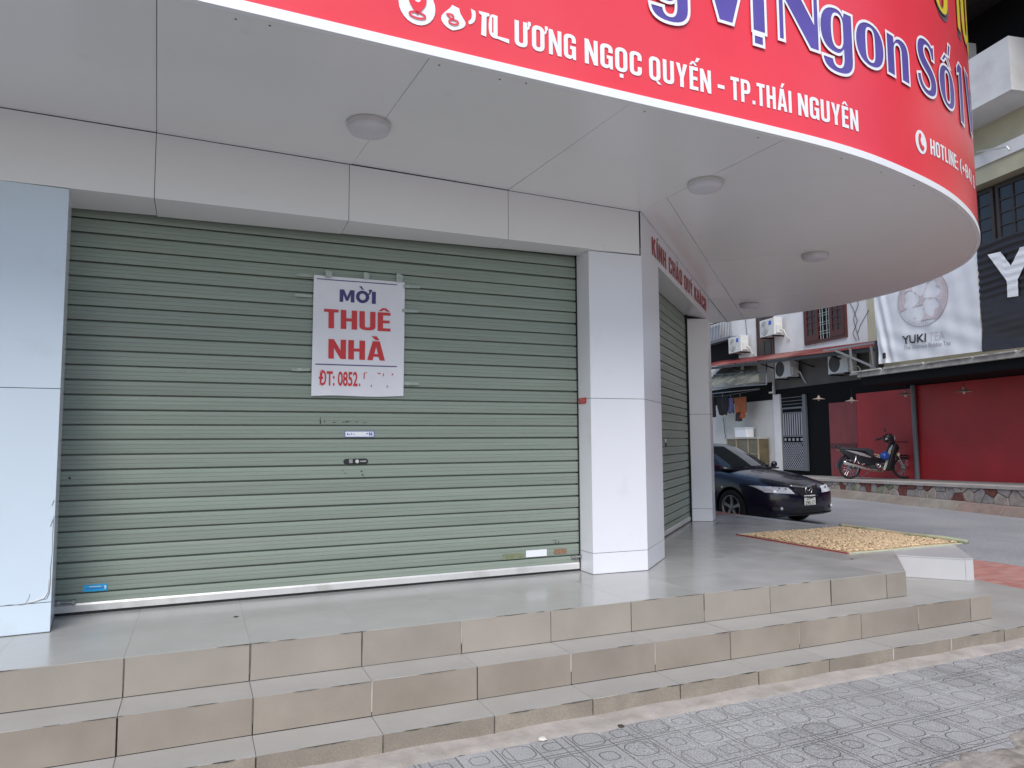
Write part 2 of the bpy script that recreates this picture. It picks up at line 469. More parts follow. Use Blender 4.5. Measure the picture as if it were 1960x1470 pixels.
def rim_pt(u, off=0.0):
    i = 0
    while i < len(RU)-2 and RU[i+1] < u: i += 1
    t = (u-RU[i])/(RU[i+1]-RU[i])
    p = RIM[i].lerp(RIM[i+1], t)
    tg = (RIM[i+1]-RIM[i]).normalized()
    t0 = (RIM[i]-RIM[max(0, i-1)]).normalized() if i else tg
    t1 = (RIM[min(i+2, len(RIM)-1)]-RIM[i+1]).normalized() if i+2 < len(RIM) else tg
    ta = (t0+tg).normalized(); tb = (tg+t1).normalized()
    tt = ta.lerp(tb, t).normalized()
    return Vector((p.x+tt.y*off, p.y-tt.x*off))
def sgn(off):
    def fn(u, z):
        p = rim_pt(u, off)
        return (p.x, p.y, z)
    return fn

shop = thing('corner_shop', 'white panelled corner shop with closed shutters and a round canopy', 'shop', (0, 0, 0))
ZS = 3.045
def fy(x): return -.43+.0464*(x-.03)                 # front plane of the panels

# core behind everything
MB().prism([(-3, .13), (3.9, .13), (4.50, .62), (6.88, 2.80), (7.25, 2.95), (7.9, 6.2), (-3, 6.2)], -.6, 3.3).build('wall', M_WALLD, shop)
core = [tuple(rim_pt(u, -.05)) for u in [RU[0]+.02+(RU[-1]-RU[0]-.04)*i/60 for i in range(61)]]
MB().prism(core+[(-3, 6.2)], ZS+.035, 6.45).build('canopy_core', M_DARK, shop)

# left pillar
pil = MB().prism([(-3, fy(-3)+.006), (.024, fy(.03)+.006), (-.022, .02), (-.022, .12), (-3, .12)], 0, 2.61).build('pillar', M_DARK, shop)
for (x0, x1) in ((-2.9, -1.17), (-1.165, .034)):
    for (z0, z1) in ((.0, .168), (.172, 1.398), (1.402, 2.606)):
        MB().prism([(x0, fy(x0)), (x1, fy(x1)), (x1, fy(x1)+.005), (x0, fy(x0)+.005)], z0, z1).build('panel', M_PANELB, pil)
M_RETB = MATS['blue_bounce_composite_panel']
for (z0, z1) in ((.0, .168), (.172, 1.398), (1.402, 2.606)):
    MB().prism([(.029, fy(.03)+.007), (.034, fy(.03)+.007), (-.010, -.010), (-.015, -.010)], z0, z1).build('panel', M_PANEL, pil)
# cracked filler round the pillar foot
M_FILL = mat('dried_filler', (.60, .62, .64), rough=.8)
rk = random.Random(4)
for pts in ([(-.22, .170), (-.16, .174), (-.11, .168), (-.06, .173), (-.02, .184), (.012, .19), (.022, .22), (.026, .28), (.024, .36), (.029, .45), (.027, .56), (.030, .66)], [(-.09, .172), (-.075, .20), (-.07, .225)], [(.015, .60), (.026, .64)], [(.018, .72), (.027, .75)]):
    MB().tube([(x, fy(x)-.0012, z) for x, z in pts], [.0016*rk.uniform(.7, 1.8) for _ in pts], 5).build('crack', mat('grey_crack', (.30, .31, .32), rough=.9), pil)
MB().tube([(x, fy(x)-.0006, z) for x, z in ((-.10, .176), (-.05, .180), (.0, .196), (.016, .23), (.018, .30))], [.002, .004, .005, .004, .002], 5).build('filler', M_FILL, pil)

# middle column, chamfered to the entrance
cp = [(3.727, .12), (3.732, -.215), (4.235, -.241), (4.742, .237), (4.52, .46)]
def inset(poly, d):
    out = []
    for i in range(len(poly)):
        a, b, c = Vector(poly[i-1]), Vector(poly[i]), Vector(poly[(i+1) % len(poly)])
        e1 = (b-a).normalized(); e2 = (c-b).normalized()
        n1 = Vector((-e1.y, e1.x)); n2 = Vector((-e2.y, e2.x)); m = (n1+n2).normalized()
        out.append(tuple(b+m*d/max(.3, m.dot(n1))))
    return out
ci = inset(cp, .006)
colm = MB().prism(ci, 0, 2.74).build('column', M_DARK, shop)
for i in range(4):
    a, b = Vector(cp[i]), Vector(cp[i+1]); d = (b-a).normalized(); n = Vector((-d.y, d.x))
    a = a+d*.0015; b = b-d*.0015
    for (z0, z1) in ((.0, .166), (.170, 1.421), (1.425, 2.655 if i < 2 else 2.72)):
        MB().prism([tuple(a), tuple(b), tuple(b+n*.005), tuple(a+n*.005)], z0, z1).build('panel', M_PANEL, colm)
# far column at the end of the entrance
fp = [(6.838, 2.573), (7.075, 2.445), (7.275, 2.635), (7.40, 3.1), (6.95, 2.95)]
fcol = MB().prism(inset(fp, .006), 0, 2.74).build('column', M_DARK, shop)
for i in range(3):
    a, b = Vector(fp[i]), Vector(fp[i+1]); d = (b-a).normalized(); n = Vector((-d.y, d.x))
    a = a+d*.0015; b = b-d*.0015
    for (z0, z1) in ((.0, .166), (.170, 1.421), (1.425, 2.72)):
        MB().prism([tuple(a), tuple(b), tuple(b+n*.005), tuple(a+n*.005)], z0, z1).build('panel', M_PANEL, fcol)

M_SEAL = mat('dirty_sealant', (.07, .065, .06), rough=.9)
MB().prism(inset(cp, -.003), .0006, .004).build('base_joint', M_SEAL, colm)
MB().prism(inset(fp, -.003), .0006, .004).build('base_joint', M_SEAL, fcol)
MB().prism([(-3, fy(-3)-.003), (.037, fy(.03)-.003), (-.008, -.01), (-3, -.01)], .0006, .004).build('base_joint', M_SEAL, pil)
# fascia over the front shutter: bent sheets with a lip to the shutter
fa = MB().box(-3, 4.0, -.10, .1, 2.70, ZS).build('fascia', M_DARK, shop)
fx = [-2.9, -.74, .493, 1.722, 2.972, 4.222]
lipdz = [0, .0, -.006, -.003, -.001]
for i in range(5):
    x0, x1 = fx[i]+.002, fx[i+1]-.002
    q = []
    dz = lipdz[i]
    for x in (x0, x1):
        zb = 2.612+.0128*(x-.03)
        y = fy(x)
        lb = -.045 if x > .04 else -.02
        q += [(x, y, ZS-.006), (x, y, zb), (x, lb, zb-.006+dz), (x, lb, zb-.002+dz), (x, y+.004, zb+.006), (x, y+.004, ZS-.006)]
    n = 6
    MB().add(q, [tuple(range(n)), tuple(range(2*n-1, n-1, -1))]+[(k, n+k, n+(k+1) % n, (k+1) % n) for k in range(n)]).build('panel', M_SOFFIT, fa)
MB().prism([(4.222, fy(4.222)), (4.232, fy(4.222)-.001), (4.232, -.2), (4.222, -.2)], 2.668, ZS-.004).build('corner_profile', M_DARK, fa)

# fascia over the entrance
A2 = R(43.4)
DX2, DN2 = Vector((math.cos(A2), math.sin(A2))), Vector((math.sin(A2), -math.cos(A2)))
C2 = Vector((4.238, -.242))
def e2(s, o, z):                                        # along the entrance front, outwards, up
    p = C2+DX2*s+DN2*o
    return (p.x, p.y, z)
fb = MB()
fb.add([e2(.02, -.02, 2.735), e2(4.12, -.02, 2.735), e2(4.12, -.28, 2.80), e2(.02, -.28, 2.80), e2(.02, -.02, ZS), e2(4.12, -.02, ZS), e2(4.12, -.28, ZS), e2(.02, -.28, ZS)],
       [(0,3,2,1),(4,5,6,7),(0,1,5,4),(1,2,6,5),(2,3,7,6),(3,0,4,7)])
fbo = fb.build('fascia', M_DARK, shop)
for (s0, s1) in ((.0, 2.03), (2.034, 4.13)):
    q = []
    for s in (s0, s1):
        q += [e2(s, 0, ZS-.006), e2(s, 0, 2.715), e2(s, -.285, 2.775), e2(s, -.285, 2.779), e2(s, -.006, 2.722), e2(s, -.006, ZS-.006)]
    n = 6
    MB().add(q, [tuple(range(n)), tuple(range(2*n-1, n-1, -1))]+[(k, n+k, n+(k+1) % n, (k+1) % n) for k in range(n)]).build('panel', M_PANEL, fbo)
for gv, gf in cond_text('KÍNH CHÀO QUÝ KHÁCH', .42, 3.80, 2.768, 2.938, .12): lift(gv, gf, lambda a, b: e2(a, .004, b+.008*(a-.4))).build('letter', M_REDLET, fbo, recalc=False)
tag(fbo, 'entrance fascia with red letters KÍNH CHÀO QUÝ KHÁCH')

# soffit sheets
sof = MB().prism(core+[(-3, 6.2)], ZS+.02, ZS+.03).build('soffit', M_DARK, shop)
def soffit(poly):
    poly = [tuple(p) for p in poly]
    if area(poly) < 0: poly = poly[::-1]
    z = [ZS+rnd.uniform(-.0025, .0025) for _ in poly]
    cx = sum(p[0] for p in poly)/len(poly); cy = sum(p[1] for p in poly)/len(poly)
    tx, ty = rnd.uniform(-.0022, .0022), rnd.uniform(-.0022, .0022)
    z = [ZS+(p[0]-cx)*tx+(p[1]-cy)*ty for p in poly]
    MB().prism(poly, z, [q+.004 for q in z]).build('panel', M_SOFFIT, sof)
outer = [rim_pt(u, -.012) for u in [RU[0]+(RU[-1]-RU[0])*i/110 for i in range(111)]]
polyA = [(-3, fy(-3)), (4.222, fy(4.222)-.003)]
polyA = [p for p in [(4.222, fy(4.222)-.003)]+[(-3, fy(-3))]]+[tuple(p) for p in outer if p.x < 4.26]+[(4.28, rim_pt(4.335, -.012).y)]
G = .0036
A = [polyA]
for (p, q) in (((-.75, -.4), (-.72, -2)), ((.489, -.3), (.565, -1.9)), ((1.734, -.27), (1.834, -1.99)), ((2.97, -.27), (3.064, -1.95))):
    A = [y for x in A for y in split(x, p, q, G)]
for x in A: soffit(x)
e0 = C2+DX2*0; e1 = C2+DX2*6.42
polyB = [(4.227, -.245)]+[(4.286, rim_pt(4.345, -.012).y)]+[tuple(p) for p in outer if p.x > 4.3 and (p-C2).dot(DN2) > .01]+[tuple(C2+DX2*(6.4))]
strip = split(polyB, tuple(C2+DN2*.275), tuple(C2+DX2+DN2*.275), G)
S4 = ((6.55, 2.0), (8.448, .147))
for x in strip:
    c = Vector((sum(p[0] for p in x)/len(x), sum(p[1] for p in x)/len(x)))
    parts = [x]
    if (c-C2).dot(DN2) > .30:
        ln = [((4.18, -.64), (5.49, -1.82)), ((5.14, .06), (5.87, -.6)), ((6.13, .74), (7.69, -.78)), S4, ((7.77, 2.49), (8.5, 1.82))]
    else: ln = [S4, ((7.2, 2.75), (7.5, 2.45))]
    for (p, q) in ln: parts = [y for w in parts for y in split(w, p, q, G)]
    for y in parts: soffit(y)
polyC = [tuple(C2+DX2*3.9+DN2*-.01), tuple(C2+DX2*6.4+DN2*-.01)]+[tuple(p) for p in outer if (p-C2).dot(DN2) < -.03 and p.x > 7.0 and p.y > 3]
soffit(polyC)
# rivets and scuffs along the rim
M_RUSTS = mat('rust_spot', (.14, .10, .08), rough=.8)
for u in [.9, 1.05, 1.9, 2.25, 2.4, 3.2, 4.1, 4.9, 5.4, 5.9]:
    p = rim_pt(u, -.05-rnd.random()*.03)
    MB().box(p.x-.005, p.x+.005, p.y-.0025, p.y+.0025, ZS-.0035, ZS-.0005).build('rivet', M_RUSTS, sof)

# ------------------------------------------------------------------ curved red sign
sign = thing('shop_sign', 'tall curved red shop sign with white and violet lettering round the canopy', 'sign', (3.0, -1.95, 3.05))
inv = Matrix.Translation((-3.0, 1.95, -3.05))
def sb(mb, name, m, **k): return mb.xf(inv).build(name, m, sign, **k)
us = [RU[0]+(RU[-1]-RU[0])*i/150 for i in range(151)]
mb = MB(); q = []
for u in us:
    a, b = rim_pt(u, 0), rim_pt(u, -.04)
    q += [(a.x, a.y, 3.075), (a.x, a.y, 6.5), (b.x, b.y, 6.5), (b.x, b.y, 3.075)]
fq = []
for i in range(len(us)-1):
    for k in range(4):
        fq.append((4*i+k, 4*i+(k+1) % 4, 4*i+4+(k+1) % 4, 4*i+4+k))
mb.add(q, fq); face = sb(mb, 'face', M_SIGN, smooth=.6)
mb = MB(); q = []
for u in us:
    a, b = rim_pt(u, .012), rim_pt(u, -.02)
    q += [(a.x, a.y, ZS-.004), (a.x, a.y, 3.092), (b.x, b.y, 3.092), (b.x, b.y, ZS-.004)]
mb.add(q, fq); sb(mb, 'rim_trim', M_WHITE, smooth=.6)

def put_text(body, u0, u1, z0, z1, m, bold, off=.004, slope=0.0, name='lettering'):
    fn = sgn(off)
    for gv, gf in cond_text(body, u0, u1, 0, z1-z0): sb(lift(gv, gf, lambda a, b: fn(a, z0+b+slope*(a-u0))), 'letter', m, recalc=False)
put_text('ƯƠNG', 2.305, 2.688, 3.210, 3.356, M_WHITE, .062, slope=.004)
put_text('NGỌC', 2.745, 3.135, 3.210, 3.357, M_WHITE, .062, slope=.004)
put_text('QUYẾN', 3.187, 3.650, 3.208, 3.356, M_WHITE, .062, slope=.006)
put_text('-', 3.702, 3.756, 3.208, 3.356, M_WHITE, .062)
put_text('TP.THÁI', 3.806, 4.325, 3.208, 3.358, M_WHITE, .062, slope=.020)
put_text('NGUYÊN', 4.384, 4.998, 3.217, 3.370, M_WHITE, .062, slope=.020)
put_text('HOTLINE:', 6.075, 6.76, 3.318, 3.446, M_WHITE, .062, slope=.058)
put_text('(+84) 9', 6.83, 7.62, 3.366, 3.490, M_WHITE, .062, slope=.07)
# handset disc
fn4, fn6 = sgn(.004), sgn(.009)
v, f = fill([circle2(5.905, 3.372, .098, rz=.094)]); sb(lift(v, f, fn4), 'phone_icon', M_WHITE, recalc=False)
v, f = fill([contour([(5.868, 3.428), ('c', 5.845, 3.40, 5.85, 3.33, 5.91, 3.308), ('c', 5.93, 3.302, 5.945, 3.318, 5.95, 3.332), ('c', 5.94, 3.345, 5.93, 3.348, 5.918, 3.345),
     ('c', 5.895, 3.355, 5.885, 3.375, 5.887, 3.395), ('c', 5.898, 3.40, 5.903, 3.412, 5.902, 3.43), ('c', 5.895, 3.44, 5.88, 3.44, 5.868, 3.428)])])
sb(lift(v, f, fn6), 'phone_icon', M_SIGN, recalc=False)
# map-pin disc and marks for the smeared-out lettering beside it
v, f = fill([circle2(1.755, 3.292, .098, rz=.104)]); sb(lift(v, f, fn4), 'pin_icon', M_WHITE, recalc=False)
v, f = fill([contour([(1.755, 3.238), ('c', 1.735, 3.27, 1.707, 3.29, 1.707, 3.325), ('c', 1.707, 3.36, 1.73, 3.375, 1.755, 3.375), ('c', 1.78, 3.375, 1.803, 3.36, 1.803, 3.325), ('c', 1.803, 3.29, 1.775, 3.27, 1.755, 3.238)]),
             circle2(1.755, 3.325, .018, 12)]); sb(lift(v, f, fn6), 'pin_icon', M_SIGN, recalc=False)
v, f = outline([circle2(1.755, 3.238, .042, 18, rz=.016)], .010); sb(lift(v, f, fn6), 'pin_icon', M_SIGN, recalc=False)
v, f = fill([contour([(1.948, 3.206), ('c', 1.91, 3.212, 1.885, 3.235, 1.884, 3.258), ('c', 1.885, 3.29, 1.93, 3.31, 1.945, 3.345), (1.985, 3.335), ('c', 1.985, 3.30, 2.02, 3.28, 2.02, 3.262), ('c', 2.02, 3.235, 1.985, 3.22, 1.948, 3.206)])])
sb(lift(v, f, fn4), 'smeared_mark', M_WHITE, recalc=False)
v, f = outline([contour([(1.915, 3.285), ('c', 1.95, 3.30, 1.965, 3.275, 1.935, 3.258), ('c', 1.915, 3.25, 1.93, 3.235, 1.955, 3.238), ('c', 1.985, 3.245, 1.98, 3.262, 1.965, 3.262), ('c', 1.94, 3.262, 1.93, 3.27, 1.915, 3.285)])], .009)
sb(lift(v, f, fn6), 'smeared_mark', M_SIGN, recalc=False)
for cc in ([(2.038, 3.262), ('c', 2.07, 3.27, 2.085, 3.30, 2.075, 3.345), (2.050, 3.352), ('c', 2.06, 3.31, 2.055, 3.29, 2.036, 3.28)],
           [(2.108, 3.222), (2.138, 3.218), (2.140, 3.330), (2.158, 3.338), (2.155, 3.352), (2.095, 3.352), (2.097, 3.338), (2.112, 3.330)]):
    v, f = fill([contour(cc)]); sb(lift(v, f, fn4), 'smeared_mark', M_WHITE, recalc=False)
v, f = fill([contour([(2.205, 3.222), ('c', 2.16, 3.215, 2.152, 3.24, 2.152, 3.28), ('c', 2.152, 3.33, 2.16, 3.352, 2.178, 3.352), (2.204, 3.350), (2.204, 3.238), (2.272, 3.236), (2.272, 3.212)]),
             contour([(2.172, 3.25), (2.180, 3.25), (2.180, 3.335), (2.172, 3.335)])])
sb(lift(v, f, fn4), 'smeared_mark', M_WHITE, recalc=False)

# big display letters, drawn in a box (0..1 wide, 0..1 high)
def place(cs, u0, u1, z0, z1):
    return [[(u0+(u1-u0)*x, z0+(z1-z0)*z) for x, z in c] for c in cs]
G_O = [contour([(.5, 1.0), ('c', .82, 1.0, 1.0, .80, 1.0, .5), ('c', 1.0, .2, .82, 0, .5, 0), ('c', .18, 0, 0, .2, 0, .5), ('c', 0, .8, .18, 1.0, .5, 1.0)]),
       contour([(.5, .86), ('c', .36, .86, .36, .74, .36, .5), ('c', .36, .26, .36, .14, .5, .14), ('c', .64, .14, .64, .26, .64, .5), ('c', .64, .74, .64, .86, .5, .86)])]
G_N1 = [contour([(0, 0), (.34, 0), (.34, .62), ('c', .34, .74, .40, .82, .50, .82), ('c', .60, .82, .64, .74, .64, .62), (.64, 0), (1, 0), (1, .66), ('c', 1.0, .9, .86, 1.0, .66, 1.0), ('c', .5, 1.0, .40, .95, .34, .86), (.34, .98), (0, .98)])]
G_NC = [contour([(0, .0), (.14, .0), (.14, .62), (.76, 0), (1, 0), (1, 1), (.86, 1), (.86, .42), (.30, 1), (0, 1)])]
G_g = [contour([(.48, 1.0), ('c', .60, 1.0, .66, .97, .70, .93), (.72, .985), (1, .985), (1, .26), ('c', 1, .08, .82, 0, .5, 0), ('c', .22, 0, .06, .07, .05, .22), (.38, .22), ('c', .38, .14, .44, .11, .52, .11), ('c', .64, .11, .68, .17, .68, .28), (.68, .36),
                ('c', .62, .31, .56, .29, .46, .29), ('c', .16, .29, 0, .42, 0, .64), ('c', 0, .86, .18, 1.0, .48, 1.0)]),
       contour([(.52, .90), ('c', .40, .90, .36, .82, .36, .66), ('c', .36, .48, .40, .40, .52, .40), ('c', .62, .40, .67, .46, .67, .56), (.67, .76), ('c', .67, .85, .62, .90, .52, .90)])]
G_V = [contour([(0, 1), (.34, 1), (.56, .42), (.80, 1), (1, 1), (.66, 0), (.36, 0)])]
G_S = [contour([(.92, .98), (.92, .70), (.78, .70), ('c', .74, .82, .66, .88, .54, .88), ('c', .44, .88, .38, .84, .38, .77), ('c', .38, .66, .56, .62, .74, .54), ('c', .92, .46, 1.0, .38, 1.0, .27), ('c', 1.0, .1, .8, 0, .5, 0), ('c', .2, 0, 0, .12, 0, .30), (.18, .34),
                ('c', .2, .2, .32, .12, .48, .12), ('c', .60, .12, .66, .17, .66, .24), ('c', .66, .34, .5, .38, .34, .44), ('c', .12, .52, .04, .62, .04, .74), ('c', .04, .92, .22, 1.0, .48, 1.0), ('c', .62, 1.0, .72, .98, .80, .94)])]
G_1 = [contour([(.30, 0), (.86, 0), (.86, 1), (.36, 1), (.0, .86), (.0, .74), (.30, .80)])]
G_I = [contour([(.08, 0), (.92, 0), (.92, .80), (1.0, 1), (0, 1), (.08, .86)])]
def disp(cs, u0, u1, z0, z1, m=None, ow=.020, om=None):
    cs = place(cs, u0, u1, z0, z1)
    v, f = fill(cs); sb(lift(v, f, fn6), 'display_letter', m or M_PURPLE, recalc=False)
    v, f = outline(cs, ow); sb(lift(v, f, sgn(.012)), 'letter_outline', om or M_WHITE, recalc=False)
disp(G_g, 3.18, 3.49, 3.590, 4.03)
disp(G_V, 3.58, 3.97, 3.700, 4.14)
disp(G_I, 3.985, 4.125, 3.700, 4.06)
disp([[(0, 0), (1, 0), (1, 1), (0, 1)]], 4.004, 4.092, 3.612, 3.683)
disp(G_NC, 4.225, 4.605, 3.700, 4.18)
disp(G_g, 4.612, 4.965, 3.595, 4.075)
disp(G_O, 4.995, 5.365, 3.745, 4.085)
disp(G_N1, 5.405, 5.745, 3.775, 4.105)
disp(G_S, 5.885, 6.255, 3.790, 4.262)
disp(G_O, 6.325, 6.745, 3.832, 4.200)
disp([contour([(.0, .0), (.22, .0), (.5, .34), (.78, 0), (1, 0), (.66, .52), (.34, .52)])], 6.40, 6.66, 4.215, 4.37)
disp([contour([(.0, 0), (.55, 0), (1, 1), (.38, 1)])], 6.57, 6.68, 4.31, 4.43)
disp(G_1, 6.87, 7.12, 3.850, 4.40)
disp(G_V, 7.24, 7.86, 3.930, 4.46)
# yellow word above, only its lower ends in view
disp(G_O, 6.30, 6.70, 4.655, 5.05, M_YELLOW, .012, M_GREY)
v, f = fill(place(G_O, 6.33, 6.74, 4.615, 5.02)); sb(lift(v, f, fn4), 'letter_shadow', M_GREY, recalc=False)
disp(G_I, 7.03, 7.20, 4.76, 5.5, M_YELLOW, .012, M_GREY)
disp(G_N1, 7.86, 7.26, 5.5, 4.80, M_YELLOW, .012, M_GREY)
v, f = fill(place(G_I, 7.06, 7.23, 4.70, 5.4)); sb(lift(v, f, fn4), 'letter_shadow', M_GREY, recalc=False)

# ------------------------------------------------------------------ roller shutters
PITCH = .097
slat_prof = [(.026, 0), (.026, .0055), (-.0030, .0065), (-.0042, .011), (-.0045, .034), (-.0025, .0352), (-.0025, .0368), (-.0048, .038), (-.0048, .0600), (-.0025, .0612), (-.0025, .0628), (-.0045, .064), (-.0042, .087), (-.0030, .0908), (.026, .0918), (.026, .0968)]
def shutter(root, L, n, lab, X0=0.0):
    mb = MB(); q = []
    for x in (X0, L):
        q += [(x, y, z) for y, z in slat_prof]
    k = len(slat_prof)
    mb.add(q, [(i, k+i, k+i+1, i+1) for i in range(k-1)])
    me = mb.mesh('slat', M_GREEN, smooth=.5, recalc=False)
    for i in range(n):
        inst('slat', me, root, (0, rnd.uniform(-.0018, .0018), .0345+i*PITCH+rnd.uniform(-.001, .001)), (rnd.uniform(-.007, .007), rnd.uniform(-.0005, .0005), 0))
    MB().box(X0, L, .030, .04, .03, 2.95).build('backing', M_DARK, root)
    MB().prism_yz([(-.012, .018), (-.012, .058), (-.005, .070), (.013, .070), (.013, .018)], X0, L).build('bottom_rail', M_ALU, root)
    MB().box(X0, L, -.004, .016, .004, .016).build('rubber_seal', M_BLACK, root)
sh1 = thing('roller_shutter', 'wide sage green roller shutter behind the paper notice', 'roller shutter', (.038, 0, 0))
shutter(sh1, 3.688, 28, '', -.062)
MB().box(-.066, -.050, -.012, .03, 0, 2.95).build('guide_rail', M_STEEL, sh1)
MB().box(3.679, 3.690, -.012, .03, 0, 2.95).build('guide_rail', M_DARK, sh1)
lk = MB().prism_xz([(1.752+.028*math.cos(a)*.8+(.135 if math.cos(a) > 0 else 0)+.0, .934+.020*math.sin(a)) for a in [i*math.pi/10 for i in range(20)]], -.016, .0).build('lock_plate', M_BLACK, sh1, bevel=.003)
MB().box(1.768, 1.794, -.019, -.016, .922, .950).build('lock_sticker', M_STEEL, lk)
MB().lathe([(0, .004), (.013, .003), (.014, 0)], 16, Matrix.Translation((1.828, -.016, .934)) @ Matrix.Rotation(R(90), 4, 'X')).build('keyhole', M_ALU, lk)
for i in range(5): MB().box(1.852+i*.009, 1.857+i*.009, -.0172, -.016, .929, .940).build('lock_lettering', M_ALU, lk)
for (x0, x1, z) in ((-.06, .065, .083), (3.600, 3.70, .118)):
    b = MB().tube([(x0, -.022, z), (x1, -.022, z)], .009, 10).build('slide_bolt', M_STEEL, sh1, smooth=.6)
    for x in (x0+.035, x1-.012):
        MB().box(x-.008, x+.008, -.034, -.004, z-.014, z+.014).build('bolt_bracket', M_STEEL, b, bevel=.002)
# grime from scraped stickers on the slats
sc = MB()
for (x, z, w, h) in [(1.60,1.232,.012,.045),(1.628,1.226,.010,.025),(1.70,1.222,.035,.010),(1.76,1.222,.03,.006),(1.80,1.226,.06,.008),(1.87,1.226,.05,.006),(1.92,1.221,.03,.005),
                     (1.765,.868,.008,.012),(1.78,.850,.008,.02),(1.90,.862,.018,.014),(1.91,.835,.012,.02),(1.92,.815,.02,.012),(3.49,.262,.05,.004),(3.50,.245,.012,.02),(3.53,.245,.012,.02),(.04,.86,.016,.022),(.42,.80,.006,.006),(.42,.77,.006,.006)]:
    for k in range(5):
        xx, zz = x+rnd.uniform(-.3, .3)*w-.038, z+rnd.uniform(-.3, .3)*h
        ww, hh = w*rnd.uniform(.25, .6), h*rnd.uniform(.3, .7)
        sc.add([(xx-ww/2, -.0062, zz-hh/2), (xx+ww/2, -.0062, zz-hh*.3), (xx+ww*.4, -.0062, zz+hh/2), (xx-ww*.3, -.0062, zz+hh*.4)], [(0, 1, 2, 3)])
sc.build('grime_mark', mat('sticker_grime', (.10, .11, .09), rough=.8), sh1, recalc=False)

P2 = Vector((5.59, 1.428))-DX2*1.36
sh2 = thing('roller_shutter', 'narrow sage green roller shutter of the angled corner entrance', 'roller shutter', (P2.x, P2.y, 0), A2)
shutter(sh2, 3.04, 29, '')
MB().box(3.02, 3.05, -.03, .03, 0, 2.9).build('guide_rail', M_DARK, sh2)
MB().box(1.36+.10, 1.36+.16, -.016, 0, 1.008, 1.044).build('lock_plate', M_BLACK, sh2, bevel=.004)

# ------------------------------------------------------------------ ceiling lamps
LAMPS = [(1.708, -1.052, 'round ceiling lamp on the soffit above the notice, leftmost of the four'), (4.303, -1.027, 'round ceiling lamp on the soffit under the red NGUYÊN lettering'),
         (6.777, .271, 'round ceiling lamp on the soffit out over the peanut mat'), (8.088, 2.752, 'round ceiling lamp on the soffit at the far end of the entrance')]
lb = MB().lathe([(0, 0), (.135, 0), (.135, -.022), (.120, -.03), (0, -.03)], 36).mesh('base_ring', M_LAMPB, smooth=.6)
ld = MB().lathe([(.124, -.018), (.1275, -.022), (.1275, -.038), (.118, -.052), (.09, -.058), (0, -.060)], 36).mesh('diffuser', M_LAMPD, smooth=.9)
for x, y, lab in LAMPS:
    t = thing('ceiling_lamp', lab, 'lamp', (x, y, ZS-.003), 0, 'ceiling lamps under the canopy')
    inst('base_ring', lb, t); inst('diffuser', ld, t)

# ------------------------------------------------------------------ notice on the shutter and stickers
G_OW = [circle2(.5, .5, .5, 28), circle2(.5, .5, .24, 24, .27)]
po = thing('paper_notice', 'white notice MỜI THUÊ NHÀ taped to the front shutter', 'notice', (1.872, -.02, 1.42))
def warp(x, z):
    return -.0015+.0022*math.sin(9*x+4*z)+.0016*math.sin(23*z+3*x)+(.004*math.exp(-((z-.70-.05*x)/.012)**2))
mb = MB()
def pf(a, b):
    x = -.341+.683*a+.006*(b-.5); z = -.004+.885*b+.010*(a-.5)*(1-b)+.004*math.sin(7*a)*(1-b)
    return (x, warp(x, z), z)
mb.grid(pf, 28, 36); mb.build('sheet', M_PAPER, po, smooth=True, recalc=False)
def pt(body, x0, x1, z0, z1, m, bold):
    if bold > .04: gl = cond_text(body, x0-1.872, x1-1.872, z0-1.42, z1-1.42, .07)
    else: gl = glyphs(*text_geo(body, x0-1.872, x1-1.872, z0-1.42, z1-1.42, bold=bold))
    for gv, gf in gl:
        o = lift(gv, gf, lambda a, b: (a, warp(a, b)-.0035, b)).mesh('letter', m, recalc=False)
        bm = bmesh.new(); bm.from_mesh(o)
        bmesh.ops.triangulate(bm, faces=bm.faces)
        bmesh.ops.subdivide_edges(bm, edges=[e for e in bm.edges if e.calc_length() > .03], cuts=2)
        for q in bm.verts: q.co.y = warp(q.co.x, q.co.z)-.0035
        bm.to_mesh(o); bm.free()
        inst('letter', o, po)
def pglyph(cs, x0, x1, z0, z1, m):
    v, f = fill([[(x0+(x1-x0)*x-1.872, z0+(z1-z0)*z-1.42) for x, z in c] for c in cs])
    lift(v, f, lambda a, b: (a, warp(a, b)-.0036, b)).build('letter', m, po, recalc=False)
pglyph([[(0, 0), (.25, 0), (.25, .62), (.42, .10), (.58, .10), (.75, .62), (.75, 0), (1, 0), (1, 1), (.70, 1), (.50, .42), (.30, 1), (0, 1)]], 1.722, 1.832, 2.116, 2.208, M_NAVY)
pglyph(G_OW, 1.842, 1.942, 2.116, 2.210, M_NAVY)
pglyph([contour([(0, 0), ('c', .3, .1, .8, .3, .8, .65), (1, .7), (1, 1), (.35, 1), (.45, .6), ('c', .4, .4, .2, .3, 0, .25)])], 1.925, 1.962, 2.172, 2.222, M_NAVY)
pglyph([[(0, 1), (.45, 1), (1, 0), (.6, 0)]], 1.866, 1.902, 2.217, 2.243, M_NAVY)
pglyph([[(0, 0), (1, 0), (1, 1), (0, 1)]], 1.962, 1.992, 2.116, 2.208, M_NAVY)
pt('THUÊ', 1.610, 2.106, 1.912, 2.055, M_RED, .042)
pt('NHÀ', 1.645, 2.066, 1.688, 1.832, M_RED, .042)
pt('ĐT: 0852', 1.580, 1.862, 1.489, 1.594, M_RED, .02)
pt('.', 1.872, 1.882, 1.489, 1.594, M_RED, .02)
